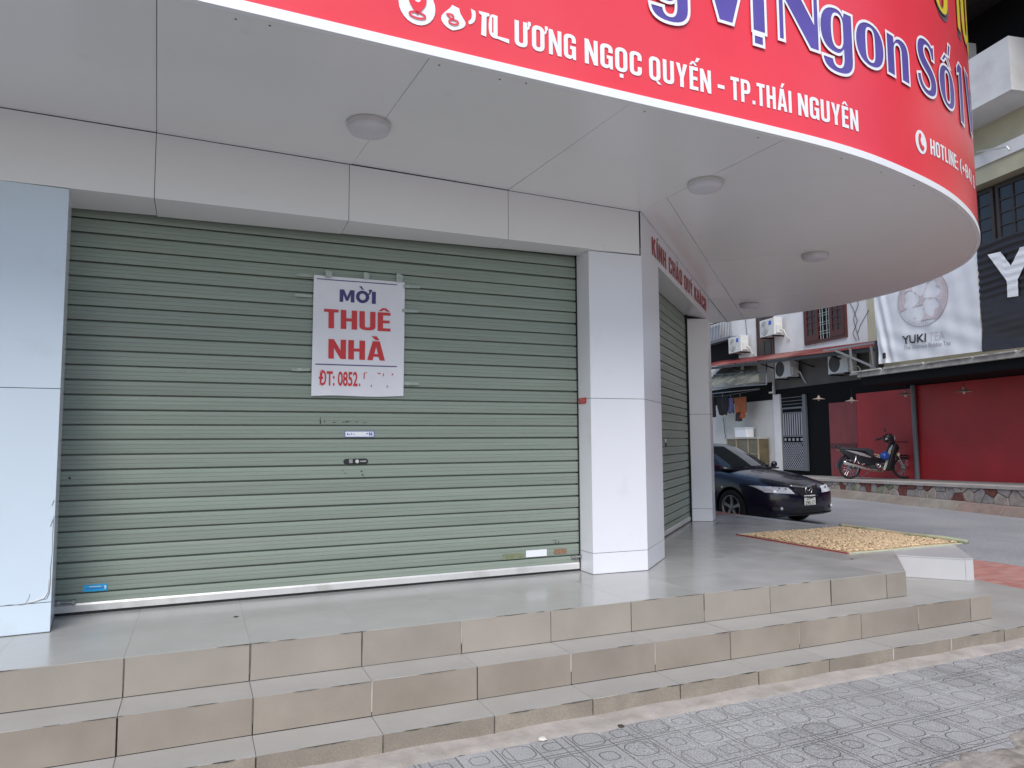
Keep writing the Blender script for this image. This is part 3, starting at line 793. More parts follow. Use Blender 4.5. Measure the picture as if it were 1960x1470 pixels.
for (x0, x1, z0, z1) in ((1.906, 1.913, 1.545, 1.590), (1.913, 1.930, 1.588, 1.594), (2.010, 2.034, 1.586, 1.593), (2.052, 2.058, 1.570, 1.592), (2.118, 2.128, 1.580, 1.592), (1.962, 1.968, 1.487, 1.502), (2.082, 2.090, 1.488, 1.500)):
    MB().add([(x-1.872, warp(x-1.872, z-1.42)-.0036, z-1.42) for x, z in ((x0, z0), (x1, z0), (x1, z1), (x0, z1))], [(0, 1, 2, 3)]).build('smudged_stroke', M_RED, po, recalc=False)
for (x0, z0, x1, z1, w) in ((1.555, 2.274, 2.158, 2.277, .006), (1.553, 1.643, 2.157, 1.646, .007)):
    mb = MB(); q = []
    for i in range(25):
        t = i/24; x = x0+(x1-x0)*t-1.872; z = z0+(z1-z0)*t-1.42
        q += [(x, warp(x, z)-.0036, z-w/2), (x, warp(x, z)-.0036, z+w/2)]
    mb.add(q, [(2*i, 2*i+2, 2*i+3, 2*i+1) for i in range(24)]); mb.build('rule_line', M_NAVY, po, recalc=False)
M_TAPE = mat('clear_tape', (.36, .41, .36), rough=.15, var=.15, vs_=30)
for (x, z, w, h) in ((1.64, 2.315, .05, .05), (1.92, 2.325, .045, .05), (2.175, 2.33, .05, .06), (2.27, 2.27, .13, .02), (2.26, 2.08, .13, .022), (2.27, 1.52, .12, .022), (1.46, 2.14, .12, .02), (1.45, 1.60, .13, .022), (1.47, 2.29, .11, .018)):
    mb = MB()
    mb.grid(lambda a, b: (x-1.872+(a-.5)*w, .012-.0195+.0008*math.sin(14*a+9*b), z-1.42+(b-.5)*h*(1+.15*math.sin(5*a))), 6, 2)
    mb.build('tape', M_TAPE, po, recalc=False)

def sticker(x0, x1, z0, z1, m, lab, marks=(), y=-.0065):
    t = thing('sticker', lab, 'sticker', ((x0+x1)/2, y, z0), 0, 'stickers on the shutter')
    w, h = (x1-x0)/2, z1-z0
    MB().box(-w, w, -.001, .001, 0, h).build('sheet', m, t)
    for (a, b, c, d, mm) in marks:
        MB().box(-w+2*w*a, -w+2*w*b, -.0022, -.001, h*c, h*d).build('printed_mark', mm, t)
    return t
M_SBLUE = mat('blue_print', (.05, .10, .55), rough=.4)
M_CYAN = mat('cyan_sticker', (.02, .38, .72), rough=.4)
M_OLIVE = mat('faded_olive_sticker', (.20, .22, .13), rough=.6, var=.2, vs_=30)
M_RUST = mat('torn_brown_sticker', (.26, .15, .09), rough=.7, var=.35, vs_=60)
st = sticker(1.774, 1.993, 1.113, 1.157, M_WHITE, 'white sticker with blue print below the paper notice',
        ((0, 1, .93, 1, M_SBLUE), (0, 1, 0, .07, M_SBLUE), (0, .02, 0, 1, M_SBLUE), (.98, 1, 0, 1, M_SBLUE), (.08, .12, .35, .65, M_SBLUE), (.14, .20, .4, .5, M_SBLUE), (.22, .24, .4, .7, M_SBLUE), (.28, .33, .42, .52, M_SBLUE), (.72, .80, .5, .62, M_SBLUE), (.82, .93, .42, .58, M_SBLUE), (.83, .86, .2, .85, M_SBLUE), (.90, .93, .2, .85, M_SBLUE)))
sticker(.140, .277, .137, .180, M_CYAN, 'bright blue sticker at the lower left of the front shutter', ((.25, .75, .66, .74, M_WHITE), (.1, .9, .40, .48, M_SBLUE), (.86, .94, .3, .75, M_WHITE)))
sticker(3.232, 3.418, .142, .196, M_WHITE, 'blank white sticker at the lower right of the front shutter')
sticker(3.030, 3.214, .136, .180, M_OLIVE, 'faded olive sticker left of the blank white one')
sticker(3.486, 3.600, .150, .190, M_RUST, 'torn brown sticker right of the blank white one')
q = e2(1.36+.10, -.30, 1.06)
t = thing('sticker', 'small white sticker above the lock of the entrance shutter', 'sticker', (5.652, 1.465, 1.055), A2, 'stickers on the shutter')
MB().box(-.03, .03, -.004, -.002, 0, .035).build('sheet', M_WHITE, t)
t = thing('wall_plate', 'small red notice plate on the side of the middle column', 'plate', (3.7275, -.085, 1.385), R(90))
t.rotation_euler = (0, 0, R(-90.8))
MB().box(-.062, .062, -.003, .0, 0, .048).build('plate', M_RED, t)
for (a, b, c, d) in ((-.045, .045, .034, .040), (-.05, .05, .020, .025), (-.035, .04, .009, .013)):
    MB().box(a, b, -.0045, -.003, c, d).build('printed_line', mat('pale_red_print', (.75, .35, .30)), t)

# ================================================================== GROUND, STEPS, STREET
M_ASPH = mat('asphalt', (.265, .262, .275), rough=.85, var=.10, vs_=.8, bump=.5, bs=90, speck=.35, sps=120, dirt=(.32, .31, .30), damt=.4, ds=.4)
M_CONC = mat('old_concrete', (.30, .285, .26), rough=.9, var=.18, vs_=3, bump=.5, bs=30, dirt=(.14, .13, .11), damt=.5, ds=3)
M_CEM = mat('smeared_cement', (.36, .325, .30), rough=.9, var=.14, vs_=9, bump=.5, bs=45, dirt=(.26, .23, .19), damt=.6, ds=7, dlo=.52, dhi=.72)
M_TILE = mat('grey_porcelain_tile', (.375, .372, .362), rough=.20, var=.05, vs_=2, rvar=.07, dirt=(.35, .33, .30), damt=.25, ds=1.5, dlo=.45, dhi=.8, ddet=3, speck=.06, sps=260, spec=.55)
M_TREAD = mat('tread_tile', (.350, .338, .320), rough=.40, ovar=.04, var=.06, vs_=3, rvar=.1, dirt=(.34, .31, .27), damt=.3, ds=2.4, dlo=.5, dhi=.8, speck=.10, sps=260)
M_RISER = mat('beige_riser_tile', (.310, .277, .240), rough=.45, ovar=.035, var=.12, vs_=1.4, rvar=.1, dirt=(.17, .135, .105), damt=.35, ds=1.9, dlo=.48, dhi=.84, ddet=5, speck=.02, sps=200, bump=.04, bs=120)
M_RISER2 = mat('stained_riser_tile', (.292, .254, .213), rough=.45, ovar=.05, var=.16, vs_=1.4, rvar=.1, dirt=(.17, .135, .105), damt=.5, ds=1.9, dlo=.46, dhi=.80, ddet=5, speck=.02, sps=200, bump=.04, bs=120)
M_RISER3 = mat('grimy_riser_tile', (.25, .218, .178), rough=.55, ovar=.06, var=.18, vs_=2.0, rvar=.1, dirt=(.36, .32, .27), damt=.5, ds=4, dlo=.55, dhi=.75, ddet=6, speck=.1, sps=150, bump=.1, bs=90)
M_GROUT = mat('dirty_grout', (.11, .095, .08), rough=.95, var=.4, vs_=15)
M_WTILE = mat('white_glazed_tile', (.47, .47, .485), rough=.25, var=.04, vs_=3, dirt=(.45, .43, .40), damt=.3, ds=3, dlo=.55, dhi=.8)

ground = MB().box(-300, 300, -300, 300, -.80, -.62).build('ground', M_CONC); tag(ground, kind='structure')
# road in the side street
road = MB().prism([(9.62, -4.85), (15.2, -4.85), (17.95, 10.0), (60, 250), (40, 250), (10.6, 9.0), (9.62, 4.0)], -.62, -.480).build("road", M_ASPH)
tag(road, kind='structure')
mr_ = MB().box(-200, 200, -14, -4.9, -.63, -.60).build('road', M_ASPH); tag(mr_, kind='structure')
# red brick pavement along the road
def brick_mat():
    m = bpy.data.materials.new('red_brick_paving'); m.use_nodes = True
    N = m.node_tree.nodes; L = m.node_tree.links; b = N['Principled BSDF']
    tc = N.new('ShaderNodeTexCoord'); br = N.new('ShaderNodeTexBrick')
    br.inputs['Color1'].default_value = (.36, .12, .10, 1); br.inputs['Color2'].default_value = (.46, .20, .17, 1); br.inputs['Mortar'].default_value = (.30, .22, .20, 1)
    br.inputs['Scale'].default_value = 1; br.inputs['Brick Width'].default_value = .21; br.inputs['Row Height'].default_value = .105; br.inputs['Mortar Size'].default_value = .008
    L.new(tc.outputs['Object'], br.inputs['Vector'])
    n = N.new('ShaderNodeTexNoise'); n.inputs['Scale'].default_value = 4; n.inputs['Detail'].default_value = 6; L.new(tc.outputs['Object'], n.inputs['Vector'])
    x = N.new('ShaderNodeMix'); x.data_type = 'RGBA'; x.blend_type = 'MIX'
    r = N.new('ShaderNodeMapRange'); r.inputs[1].default_value = .45; r.inputs[2].default_value = .75; r.inputs[4].default_value = .5
    L.new(n.outputs['Fac'], r.inputs[0]); L.new(r.outputs[0], x.inputs[0]); L.new(br.outputs['Color'], x.inputs[6]); x.inputs[7].default_value = (.45, .32, .28, 1)
    L.new(x.outputs[2], b.inputs['Base Color']); b.inputs['Roughness'].default_value = .8
    bp = N.new('ShaderNodeBump'); bp.inputs['Strength'].default_value = .6; bp.inputs['Distance'].default_value = .01; bp.invert = True
    L.new(br.outputs['Fac'], bp.inputs['Height']); L.new(bp.outputs[0], b.inputs['Normal'])
    return m
M_BRICK = brick_mat()
rp = MB().prism([(8.12, -.30), (8.0, -.95), (7.6, -3.2), (9.62, -3.2), (9.62, 4.0), (8.12, 4.0)], -.60, -.415).build('red_brick_pavement', M_BRICK)
tag(rp, kind='structure')
rp2 = MB().prism([(7.35, 3.02), (7.69, 3.13), (8.03, 2.905), (8.08, 3.6), (8.6, 5.2), (7.6, 5.6)], -.60, -.004).build('red_brick_pavement', M_BRICK)
tag(rp2, kind='structure')

# ---------------- terrace, tile by tile
terr = MB().prism([(-3, -1.150), (6.09, -1.135), (7.86, .52), (7.86, 3.0), (7.66, 3.1), (7.3, 3.0), (-3, 3.0)], -.60, -.0125).build('terrace', mat('terrace_joint', (.33, .325, .315), rough=.9))
tag(terr, kind='structure')
XJ = .472
bound = [((0, -1.1655), (0, -1)), ((6.107, -1.150), (.677, -.736)), ((7.875, 0), (1, 0)), ((7.69, 3.12), (.55, .83))]
for i in range(-6, 14):
    for j in range(0, 8):
        x0, y0 = XJ+.6*i, -1.175+.6*j
        if y0 > .6 and x0 < 4.2: continue
        if y0 > .0 and x0 < 3.5: pass
        if y0 > 1.8 and x0 < 5.2: continue
        g = .0004
        poly = [(x0+g, y0+g), (x0+.6-g, y0+g), (x0+.6-g, y0+.6-g), (x0+g, y0+.6-g)]
        for (a, n) in bound: poly = clip(poly, a, n)
        if len(poly) < 3 or abs(area(poly)) < .002: continue
        z = rnd.uniform(-.0004, .0004)
        MB().prism(poly, -.010, z).build('tile', M_TILE, terr)
# white stone edge on the road side
ed = MB()
MB().prism([(7.879, .480), (7.95, .480), (8.09, 1.28), (8.03, 2.88), (7.70, 3.125), (7.879, 2.97)], -.60, -.0015).build('edge_stone', M_WTILE, terr)

# ---------------- steps
steps = thing('entrance_steps', 'three tiled steps with beige risers leading up to the terrace', 'steps', (2.5, -1.7, -.49))
si = Matrix.Translation((-2.5, 1.7, .49))
def stp(mb, name, m, **k): return mb.xf(si).build(name, m, steps, **k)
stp(MB().prism([(-3, -1.42), (6.70, -1.41), (7.75, -.44), (7.4, 0), (6.0, -1.0), (-3, -1.0)], -.60, -.211), 'core', M_GROUT)
stp(MB().prism([(-3, -1.68), (6.8, -1.68), (8.06, -1.68), (8.20, -.30), (8.09, .5), (7.0, .2), (6.0, -1.0), (-3, -1.0)], -.60, -.395), 'core', M_GROUT)
def risers(y, ztop, zbot, xend, nmin=-6, m=None):
    i = nmin
    while True:
        x0 = XJ+.6*i; x1 = x0+.6
        if x0 >= xend: break
        x1 = min(x1, xend)
        j0, j1 = rnd.uniform(.002, .005), rnd.uniform(.002, .005)
        dy = rnd.uniform(-.0022, .0006)
        # slightly chipped upper corners
        c0, c1 = rnd.choice((0, 0, .006, .012)), rnd.choice((0, 0, 0, .008))
        poly = [(x0+j0, zbot+.003), (x1-j1, zbot+.003), (x1-j1, ztop-c1), (x1-j1-c1*.7, ztop), (x0+j0+c0*.8, ztop), (x0+j0, ztop-c0)]
        poly = [p for k, p in enumerate(poly) if math.dist(p, poly[k-1]) > 1e-5]
        stp(MB().prism_xz(poly, y+dy, y+.011+dy), 'riser_tile', m)
        i += 1
def treads(yf, yb, z, xend, nmin=-6):
    i = nmin
    while True:
        x0 = XJ+.6*i; x1 = x0+.6
        if x0 >= xend: break
        x1 = min(x1, xend)
        poly = [(x0+.0015, yf), (x1-.0015, yf), (x1-.0015, yb), (x0+.0015, yb)]
        dz = rnd.uniform(-.0008, .0008)
        mbx = MB()
        n = 12; fr = []
        for k in range(n+1):
            t = k/n; fr.append((poly[0][0]+(poly[1][0]-poly[0][0])*t, yf+(rnd.choice((0, 0, 0, 0, 0, 0, .0015, .004)) if 0 < k < n else 0)))
        stp(mbx.prism(fr+[poly[2], poly[3]], z-.010, z+dz), 'tread_tile', M_TREAD)
        i += 1
# top riser; the corner turns back along the entrance
risers(-1.167, -.0035, -.198, 6.100, m=M_RISER)
a, b = Vector((6.104, -1.160)), Vector((6.80, -.525)); d = (b-a).normalized(); n = Vector((-d.y, d.x))
stp(MB().prism([tuple(a), tuple(b), tuple(b+n*.011), tuple(a+n*.011)], -.196, -.0035), 'riser_tile', M_RISER)
# second step
treads(-1.4310, -1.169, -.198, 6.272)
for poly in ([(6.2745, -1.431), (6.728, -1.429), (6.95, -1.235), (6.44, -.84), (6.09, -1.155), (6.2745, -1.165)], [(6.9515, -1.2335), (7.82, -.42), (7.4, -.1), (6.80, -.50), (6.442, -.838)]):
    stp(MB().prism(poly, -.208, -.198), 'tread_tile', M_TREAD)
risers(-1.433, -.2015, -.382, 6.728, m=M_RISER2)
a, b = Vector((6.730, -1.428)), Vector((7.82, -.42)); d = (b-a).normalized(); n = Vector((-d.y, d.x))
stp(MB().prism([tuple(a), tuple(b), tuple(b+n*.011), tuple(a+n*.011)], -.380, -.2015), 'riser_tile', M_RISER2)
# third step, running on as a landing at the right
treads(-1.6885, -1.435, -.382, 6.474)
for poly in ([(6.4765, -1.6885), (7.08, -1.6885), (7.08, -1.03), (6.9, -1.25), (6.72, -1.436), (6.4765, -1.436)], [(7.0825, -1.6885), (7.70, -1.6885), (7.70, -.47), (7.0825, -1.03)], [(7.7025, -1.6885), (8.06, -1.6885), (8.2, -.30), (7.9, -.28), (7.7025, -.47)]):
    stp(MB().prism(poly, -.392, -.382), 'tread_tile', M_TREAD)
risers(-1.690, -.3855, -.52, 8.05, m=M_RISER3)

# grime and chipped glaze along the step edges
M_CRACK = mat('black_edge_grime', (.075, .062, .05), rough=.95)
M_CHIP = mat('chipped_glaze', (.52, .48, .43), rough=.8)
rc = random.Random(21)
for (yy, zz, x1, dens) in ((-1.1705, -.0035, 6.05, .45), (-1.4365, -.2015, 6.7, .6), (-1.6935, -.3855, 7.9, .85)):
    for (mm, nm, k) in ((M_CRACK, 'edge_grime', 1.0), (M_CHIP, 'chipped_edge', .5)):
        g_ = MB(); x = -2.8
        while x < x1:
            L_ = rc.uniform(.04, .28)
            if rc.random() < dens*k:
                n_ = max(3, int(L_/.02)); top_ = []; bot = []
                for i in range(n_+1):
                    t = i/n_; w_ = .0016*k*math.sin(t*math.pi)*rc.uniform(.4, 1.5)*(1.7 if dens > .8 else 1)
                    top_.append((x+L_*t, yy, zz+.0032+(.0 if mm is M_CRACK else .0002))); bot.append((x+L_*t, yy, zz+.0030-w_*1.6-.0008))
                g_.add(top_+bot, [(i, i+1, n_+2+i, n_+1+i) for i in range(n_)])
            x += L_+rc.uniform(.02, .3)
        if g_.v:
            o_ = stp(g_, nm, mm, recalc=False); o_['kind'] = 'stuff'
    # dirt along the foot of the riser and open vertical joints
    for i in range(-5, 13):
        xx = XJ+.6*i
        if xx > x1: break
        if rc.random() < .7:
            h_ = .19 if dens < .8 else .11
            z0_ = zz-h_*rc.uniform(.5, .95); w_ = rc.uniform(.003, .009)
            stp(MB().add([(xx-w_/2, yy+.0008, z0_), (xx+w_*.3, yy+.0008, z0_), (xx+w_/2, yy+.0008, zz-h_*.3), (xx+w_*.4, yy+.0008, zz), (xx-w_*.4, yy+.0008, zz), (xx-w_*.6, yy+.0008, zz-h_*.4)], [tuple(range(6))]), 'joint_filler', rc.choice((M_CRACK, M_GROUT, M_CHIP)), recalc=False)
# white tiled block at the end of the steps
blk = thing('tiled_block', 'low white tiled block closing the steps beside the peanut mat', 'block', (7.4, -.5, -.198))
bi = Matrix.Translation((-7.4, .5, .198))
bp = [(6.765, -.555), (7.115, -.965), (7.195, -.985), (7.84, -.36), (7.95, .476), (7.879, .476)]
MB().prism(inset(bp, .008), -.30, -.012).xf(bi).build('core', M_GROUT, blk)
MB().prism([bp[0], bp[1], (7.125, -.955), (7.52, -.36), (7.0, -.28)], -.010, -.0005).xf(bi).build('tile', M_WTILE, blk)
MB().prism([(7.0025, -.2775), (7.5225, -.3575), (7.127, -.957), bp[2], bp[3], bp[4], bp[5]], -.010, -.0008).xf(bi).build('tile', M_WTILE, blk)
for (a, b) in ((bp[0], bp[1]), (bp[1], bp[2]), (bp[2], bp[3]), (bp[3], bp[4])):
    a, b = Vector(a), Vector(b); d = (b-a).normalized(); n = Vector((-d.y, d.x)); a = a+d*.002; b = b-d*.002
    MB().prism([tuple(a), tuple(b), tuple(b+n*.008), tuple(a+n*.008)], -.195 if a.x < 7.6 else -.40, -.0125).xf(bi).build('tile', M_WTILE, blk)

# ---------------- pavement tiles with a moulded pattern
def paver_mat():
    m = bpy.data.materials.new('moulded_cement_tile'); m.use_nodes = True
    N = m.node_tree.nodes; L = m.node_tree.links; b = N['Principled BSDF']
    b.inputs['Roughness'].default_value = .82
    tc = N.new('ShaderNodeTexCoord'); oi = N.new('ShaderNodeObjectInfo')
    sp = N.new('ShaderNodeSeparateXYZ'); L.new(tc.outputs['Object'], sp.inputs[0])
    def M(op, a, b_=None, c=None):
        n = N.new('ShaderNodeMath'); n.operation = op
        for i, s in enumerate((a, b_, c)):
            if s is None: continue
            if isinstance(s, (int, float)): n.inputs[i].default_value = s
            else: L.new(s, n.inputs[i])
        return n.outputs[0]
    u = M('ADD', M('MULTIPLY', sp.outputs[0], 2.5), .5); v = M('ADD', M('MULTIPLY', sp.outputs[1], 2.5), .5)
    def line(s, at, w):                                     # 1 on the line
        return M('SUBTRACT', 1.0, M('SMOOTH_MIN', 1.0, M('DIVIDE', M('ABSOLUTE', M('SUBTRACT', s, at)), w), .2))
    def ring(cx, cz, hx, hz, r, w):
        px = M('SUBTRACT', M('ABSOLUTE', M('SUBTRACT', u, cx)), hx-r); pz = M('SUBTRACT', M('ABSOLUTE', M('SUBTRACT', v, cz)), hz-r)
        ax = M('MAXIMUM', px, 0.0); az = M('MAXIMUM', pz, 0.0)
        d = M('SUBTRACT', M('ADD', M('SQRT', M('ADD', M('MULTIPLY', ax, ax), M('MULTIPLY', az, az))), M('MINIMUM', M('MAXIMUM', px, pz), 0.0)), r)
        return M('SUBTRACT', 1.0, M('MINIMUM', 1.0, M('DIVIDE', M('ABSOLUTE', d), w)))
    w = .0125
    g = None
    items = [ring(.235, .235, .20, .20, .16, w), ring(.765, .235, .115, .115, .075, w), ring(.235, .765, .115, .115, .075, w), ring(.765, .765, .20, .20, .16, w)]
    for at in (.47, .53): items += [line(u, at, w), line(v, at, w)]
    items += [line(u, .65, w*.7), line(v, .35, w*.7)]
    for s in items: g = s if g is None else M('MAXIMUM', g, s)
    g = M('MAXIMUM', g, 0.0)
    # worn off in places
    n = N.new('ShaderNodeTexNoise'); n.inputs['Scale'].default_value = 1.3; n.inputs['Detail'].default_value = 3
    gpos = N.new('ShaderNodeNewGeometry'); L.new(gpos.outputs['Position'], n.inputs['Vector'])
    wear = N.new('ShaderNodeMapRange'); wear.inputs[1].default_value = .42; wear.inputs[2].default_value = .60; wear.inputs[3].default_value = .72; wear.inputs[4].default_value = 1
    L.new(n.outputs['Fac'], wear.inputs[0])
    g = M('MULTIPLY', g, wear.outputs[0])
    n2 = N.new('ShaderNodeTexNoise'); n2.inputs['Scale'].default_value = 190; n2.inputs['Detail'].default_value = 2; L.new(gpos.outputs['Position'], n2.inputs['Vector'])
    n3 = N.new('ShaderNodeTexNoise'); n3.inputs['Scale'].default_value = 5; n3.inputs['Detail'].default_value = 6; L.new(gpos.outputs['Position'], n3.inputs['Vector'])
    val = M('ADD', M('MULTIPLY', M('SUBTRACT', n2.outputs['Fac'], .5), .85), M('MULTIPLY', M('SUBTRACT', n3.outputs['Fac'], .5), .10))
    val = M('ADD', M('ADD', val, .32), M('MULTIPLY', M('SUBTRACT', oi.outputs['Random'], .5), .07))
    cc = N.new('ShaderNodeCombineColor'); L.new(val, cc.inputs[0]); L.new(M('MULTIPLY', val, .99), cc.inputs[1]); L.new(M('MULTIPLY', val, 1.0), cc.inputs[2])
    x = N.new('ShaderNodeMix'); x.data_type = 'RGBA'; L.new(M('MULTIPLY', g, .78), x.inputs[0]); L.new(cc.outputs[0], x.inputs[6]); x.inputs[7].default_value = (.05, .048, .045, 1)
    L.new(x.outputs[2], b.inputs['Base Color'])
    bp_ = N.new('ShaderNodeBump'); bp_.inputs['Strength'].default_value = .7; bp_.inputs['Distance'].default_value = .006
    L.new(M('SUBTRACT', M('MULTIPLY', n2.outputs['Fac'], .3), g), bp_.inputs['Height']); L.new(bp_.outputs[0], b.inputs['Normal'])
    return m
M_PAVER = paver_mat()
pv = MB().box(-30, 8.3, -4.75, -1.5, -.62, -.4995).build('pavement', M_GROUT); tag(pv, kind='structure')
tile_me = MB().box(-.1968, .1968, -.1968, .1968, -.03, 0).mesh('paving_tile', M_PAVER, bevel=.0022)
for i in range(-9, 10):
    for j in range(0, 6):
        x, y = 4.0+.4*i-.2, -2.04-.4*j
        if x < .6+(.35*(5-j)) and j < 3 and x < 1.0: pass
        inst('paving_tile', tile_me, pv, (x+rnd.uniform(-.0012, .0012), y+rnd.uniform(-.0012, .0012), -.487+rnd.uniform(-.0012, .0012)+(x-3.4)*.002),
             (rnd.uniform(-.003, .003), rnd.uniform(-.003, .003), R(rnd.choice((0, 90, 0, 180)))))
# smeared cement along the lowest riser
mb = MB()
def cem(a, b):
    x = -1+8.9*a; w = .172+.020*math.sin(5*x)+.014*math.sin(11.3*x+1)+.010*math.sin(27*x)+.006*math.sin(61*x)
    y = -1.672-b*w*1.1
    z = -.470-.014*b-.004*math.sin(9*x+b*4)-(.016*max(0, b-.8)/.2)
    return (x, y, z)
mb.grid(cem, 220, 8); o = mb.build('cement_strip', M_CEM, None, smooth=True, recalc=False); tag(o, kind='structure')
# broken concrete patch in the pavement, near corner
mb = MB()
def pat(a, b):
    x = 3.90+4.0*a
    e = -2.83+.05*math.sin(4*x)+.035*math.sin(13*x+2)+.02*math.sin(31*x)
    y = e-b*1.1
    h = (1-math.exp(-b*14))*(.030+.016*math.sin(7*x+5*y)+.012*math.sin(17*x-9*y)+.006*math.sin(41*x+23*y))*min(1, a*14)
    return (x+(.06*math.sin(9*y) if a == 0 else 0), y, -.484+h-(.02 if b == 0 or a == 0 else 0))
mb.grid(pat, 90, 40); o = mb.build('broken_concrete', mat('broken_concrete', (.36, .33, .30), rough=.95, var=.3, vs_=6, bump=1.0, bs=22, dirt=(.12, .10, .08), damt=.75, ds=5, dlo=.48, dhi=.66), None, smooth=True, recalc=False)
tag(o, kind='structure')
# loose bits on the pavement and terrace
def pebble(name, lab, cat, x, y, z, r, col, flat=.6):
    mb = MB(); rr = random.Random(int(x*1000))
    mb.lathe([(0.001, 0), (r*.8, r*.1*flat), (r, r*.45*flat), (r*.7, r*.9*flat), (0.001, r*1.0*flat)], 7)
    mb.v = [(a*rr.uniform(.8, 1.2), b*rr.uniform(.7, 1.1), c) for a, b, c in mb.v]
    o = mb.build(name, mat(cat+'_'+name, col, rough=.9), None, (x, y, z)); tag(o, lab, cat)
pebble('plaster_crumb', 'white crumb of plaster on the cement strip below the steps', 'debris', 2.48, -1.845, -.487, .026, (.62, .58, .54))
pebble('dry_leaf', 'small dark curled leaf on the cement strip below the steps', 'leaf', 2.95, -1.86, -.486, .022, (.06, .045, .035), .3)
pebble('dry_leaf', 'small dark leaf scrap on the terrace in front of the shutter', 'leaf', 1.03, -.50, .0005, .016, (.05, .045, .04), .25)
pebble('dry_leaf', 'small leaf scrap on the terrace near the peanut mat', 'leaf', 6.2, -.55, .0005, .018, (.10, .09, .08), .25)

# ---------------- opposite kerb and raised footpath (frame of the houses across the street)
FRZ = R(-100.5)
FO = Vector((18.9, 8.5, 0))
FX = Vector((math.cos(FRZ), math.sin(FRZ), 0)); FY = Vector((-math.sin(FRZ), math.cos(FRZ), 0))
FM = Matrix.Translation(FO) @ Matrix.Rotation(FRZ, 4, 'Z')
def plat(s): return -.02+.021*s
M_KERB = mat('weathered_kerb', (.225, .20, .17), rough=.9, var=.2, vs_=3, bump=.5, bs=25, dirt=(.17, .12, .095), damt=.5, ds=.5, dlo=.5, dhi=.62)
M_KERB2 = mat('reddish_kerb', (.21, .15, .13), rough=.9, var=.2, vs_=5, bump=.5, bs=25, dirt=(.20, .17, .14), damt=.6, ds=2)
kerb = MB().box(-30, 25, -2.22, -1.9, -.62, -.335).xf(FM).build('kerb', M_CONC); tag(kerb, kind='structure')
for i in range(-24, 20):
    s0 = i*1.12+.35; s1 = s0+1.095
    dz = rnd.uniform(-.008, .008)
    MB().prism_yz([(-2.415, -.60), (-2.42, -.485), (-2.405, -.47), (-2.25, -.305+dz), (-2.05, -.295+dz), (-2.05, -.60)], s0, s1).xf(FM).build('kerb_stone', M_KERB2 if s0 > 2.6 else M_KERB, kerb, bevel=.008)
fpth = MB()
fpth.add([(-30, -2.0, plat(-30)-.012), (25, -2.0, plat(25)-.012), (25, 1, plat(25)+.0), (-30, 1, plat(-30)), (-30, -2.0, -.7), (25, -2.0, -.7), (25, 1, -.7), (-30, 1, -.7)],
         [(0,1,2,3),(7,6,5,4),(0,4,5,1),(1,5,6,2),(2,6,7,3),(3,7,4,0)])
fpo = fpth.xf(FM).build('raised_footpath', M_CONC); tag(fpo, kind='structure')
MB().add([(-30, -2.06, plat(-30)-.05), (25, -2.06, plat(25)-.05), (25, -1.5, plat(25)-.004), (-30, -1.5, plat(-30)-.004), (-30, -2.06, plat(-30)+.012), (25, -2.06, plat(25)+.012), (25, -1.5, plat(25)+.008), (-30, -1.5, plat(-30)+.008)],
         [(0,3,2,1),(4,5,6,7),(0,1,5,4),(1,2,6,5),(2,3,7,6),(3,0,4,7)]).xf(FM).build('edge_slab', mat('pale_concrete_slab', (.40, .37, .345), rough=.85, var=.15, vs_=2, bump=.3, dirt=(.2, .18, .16), damt=.5, ds=3), fpo)
# rubble stones in the face of the footpath wall
cols = [mat('grey_stone', (.27, .25, .245), rough=.9, var=.25, vs_=8, bump=.6, bs=25), mat('buff_stone', (.33, .29, .26), rough=.9, var=.25, vs_=8, bump=.6, bs=25),
        mat('red_stone', (.15, .05, .042), rough=.85, var=.3, vs_=8, bump=.6, bs=25), mat('slate_stone', (.055, .065, .085), rough=.8, var=.3, vs_=8, bump=.6, bs=25), mat('mossy_stone', (.17, .20, .13), rough=.95, var=.3, vs_=8, bump=.6, bs=25)]
sites = []
rs = random.Random(5)
tries = 0
while tries < 2500:
    tries += 1
    s = rs.uniform(-6.2, 9.2); z = rs.uniform(-.31, -.04)+.021*s
    if all(math.hypot(s-t[0], (z-t[1])*1.15) > .15+.14*rs.random() for t in sites): sites.append((s, z, rs.random()))
for i, (sx, sz, c) in enumerate(sites):
    poly = [(sx-.5, -.30), (sx+.5, -.30), (sx+.5, plat(sx+.5)-.045), (sx-.5, plat(sx-.5)-.045)]
    for j, (tx, tz, _) in enumerate(sites):
        if j == i or abs(tx-sx) > 1.2: continue
        dx, dz = tx-sx, tz-sz; l = math.hypot(dx, dz)
        poly = clip(poly, ((sx+tx)/2-dx/l*.008, (sz+tz)/2-dz/l*.008), (dx/l, dz/l))
        if len(poly) < 3: break
    if len(poly) < 3 or abs(area(poly)) < .001: continue
    k = 2 if c < .13 else 3 if c < .20 else 4 if c < .24 else 1 if c < .6 else 0
    y = -2.012-rs.uniform(.01, .03)
    MB().prism_xz(poly, y, -1.99).xf(FM).build('rubble_stone', cols[k], fpo, bevel=.007)

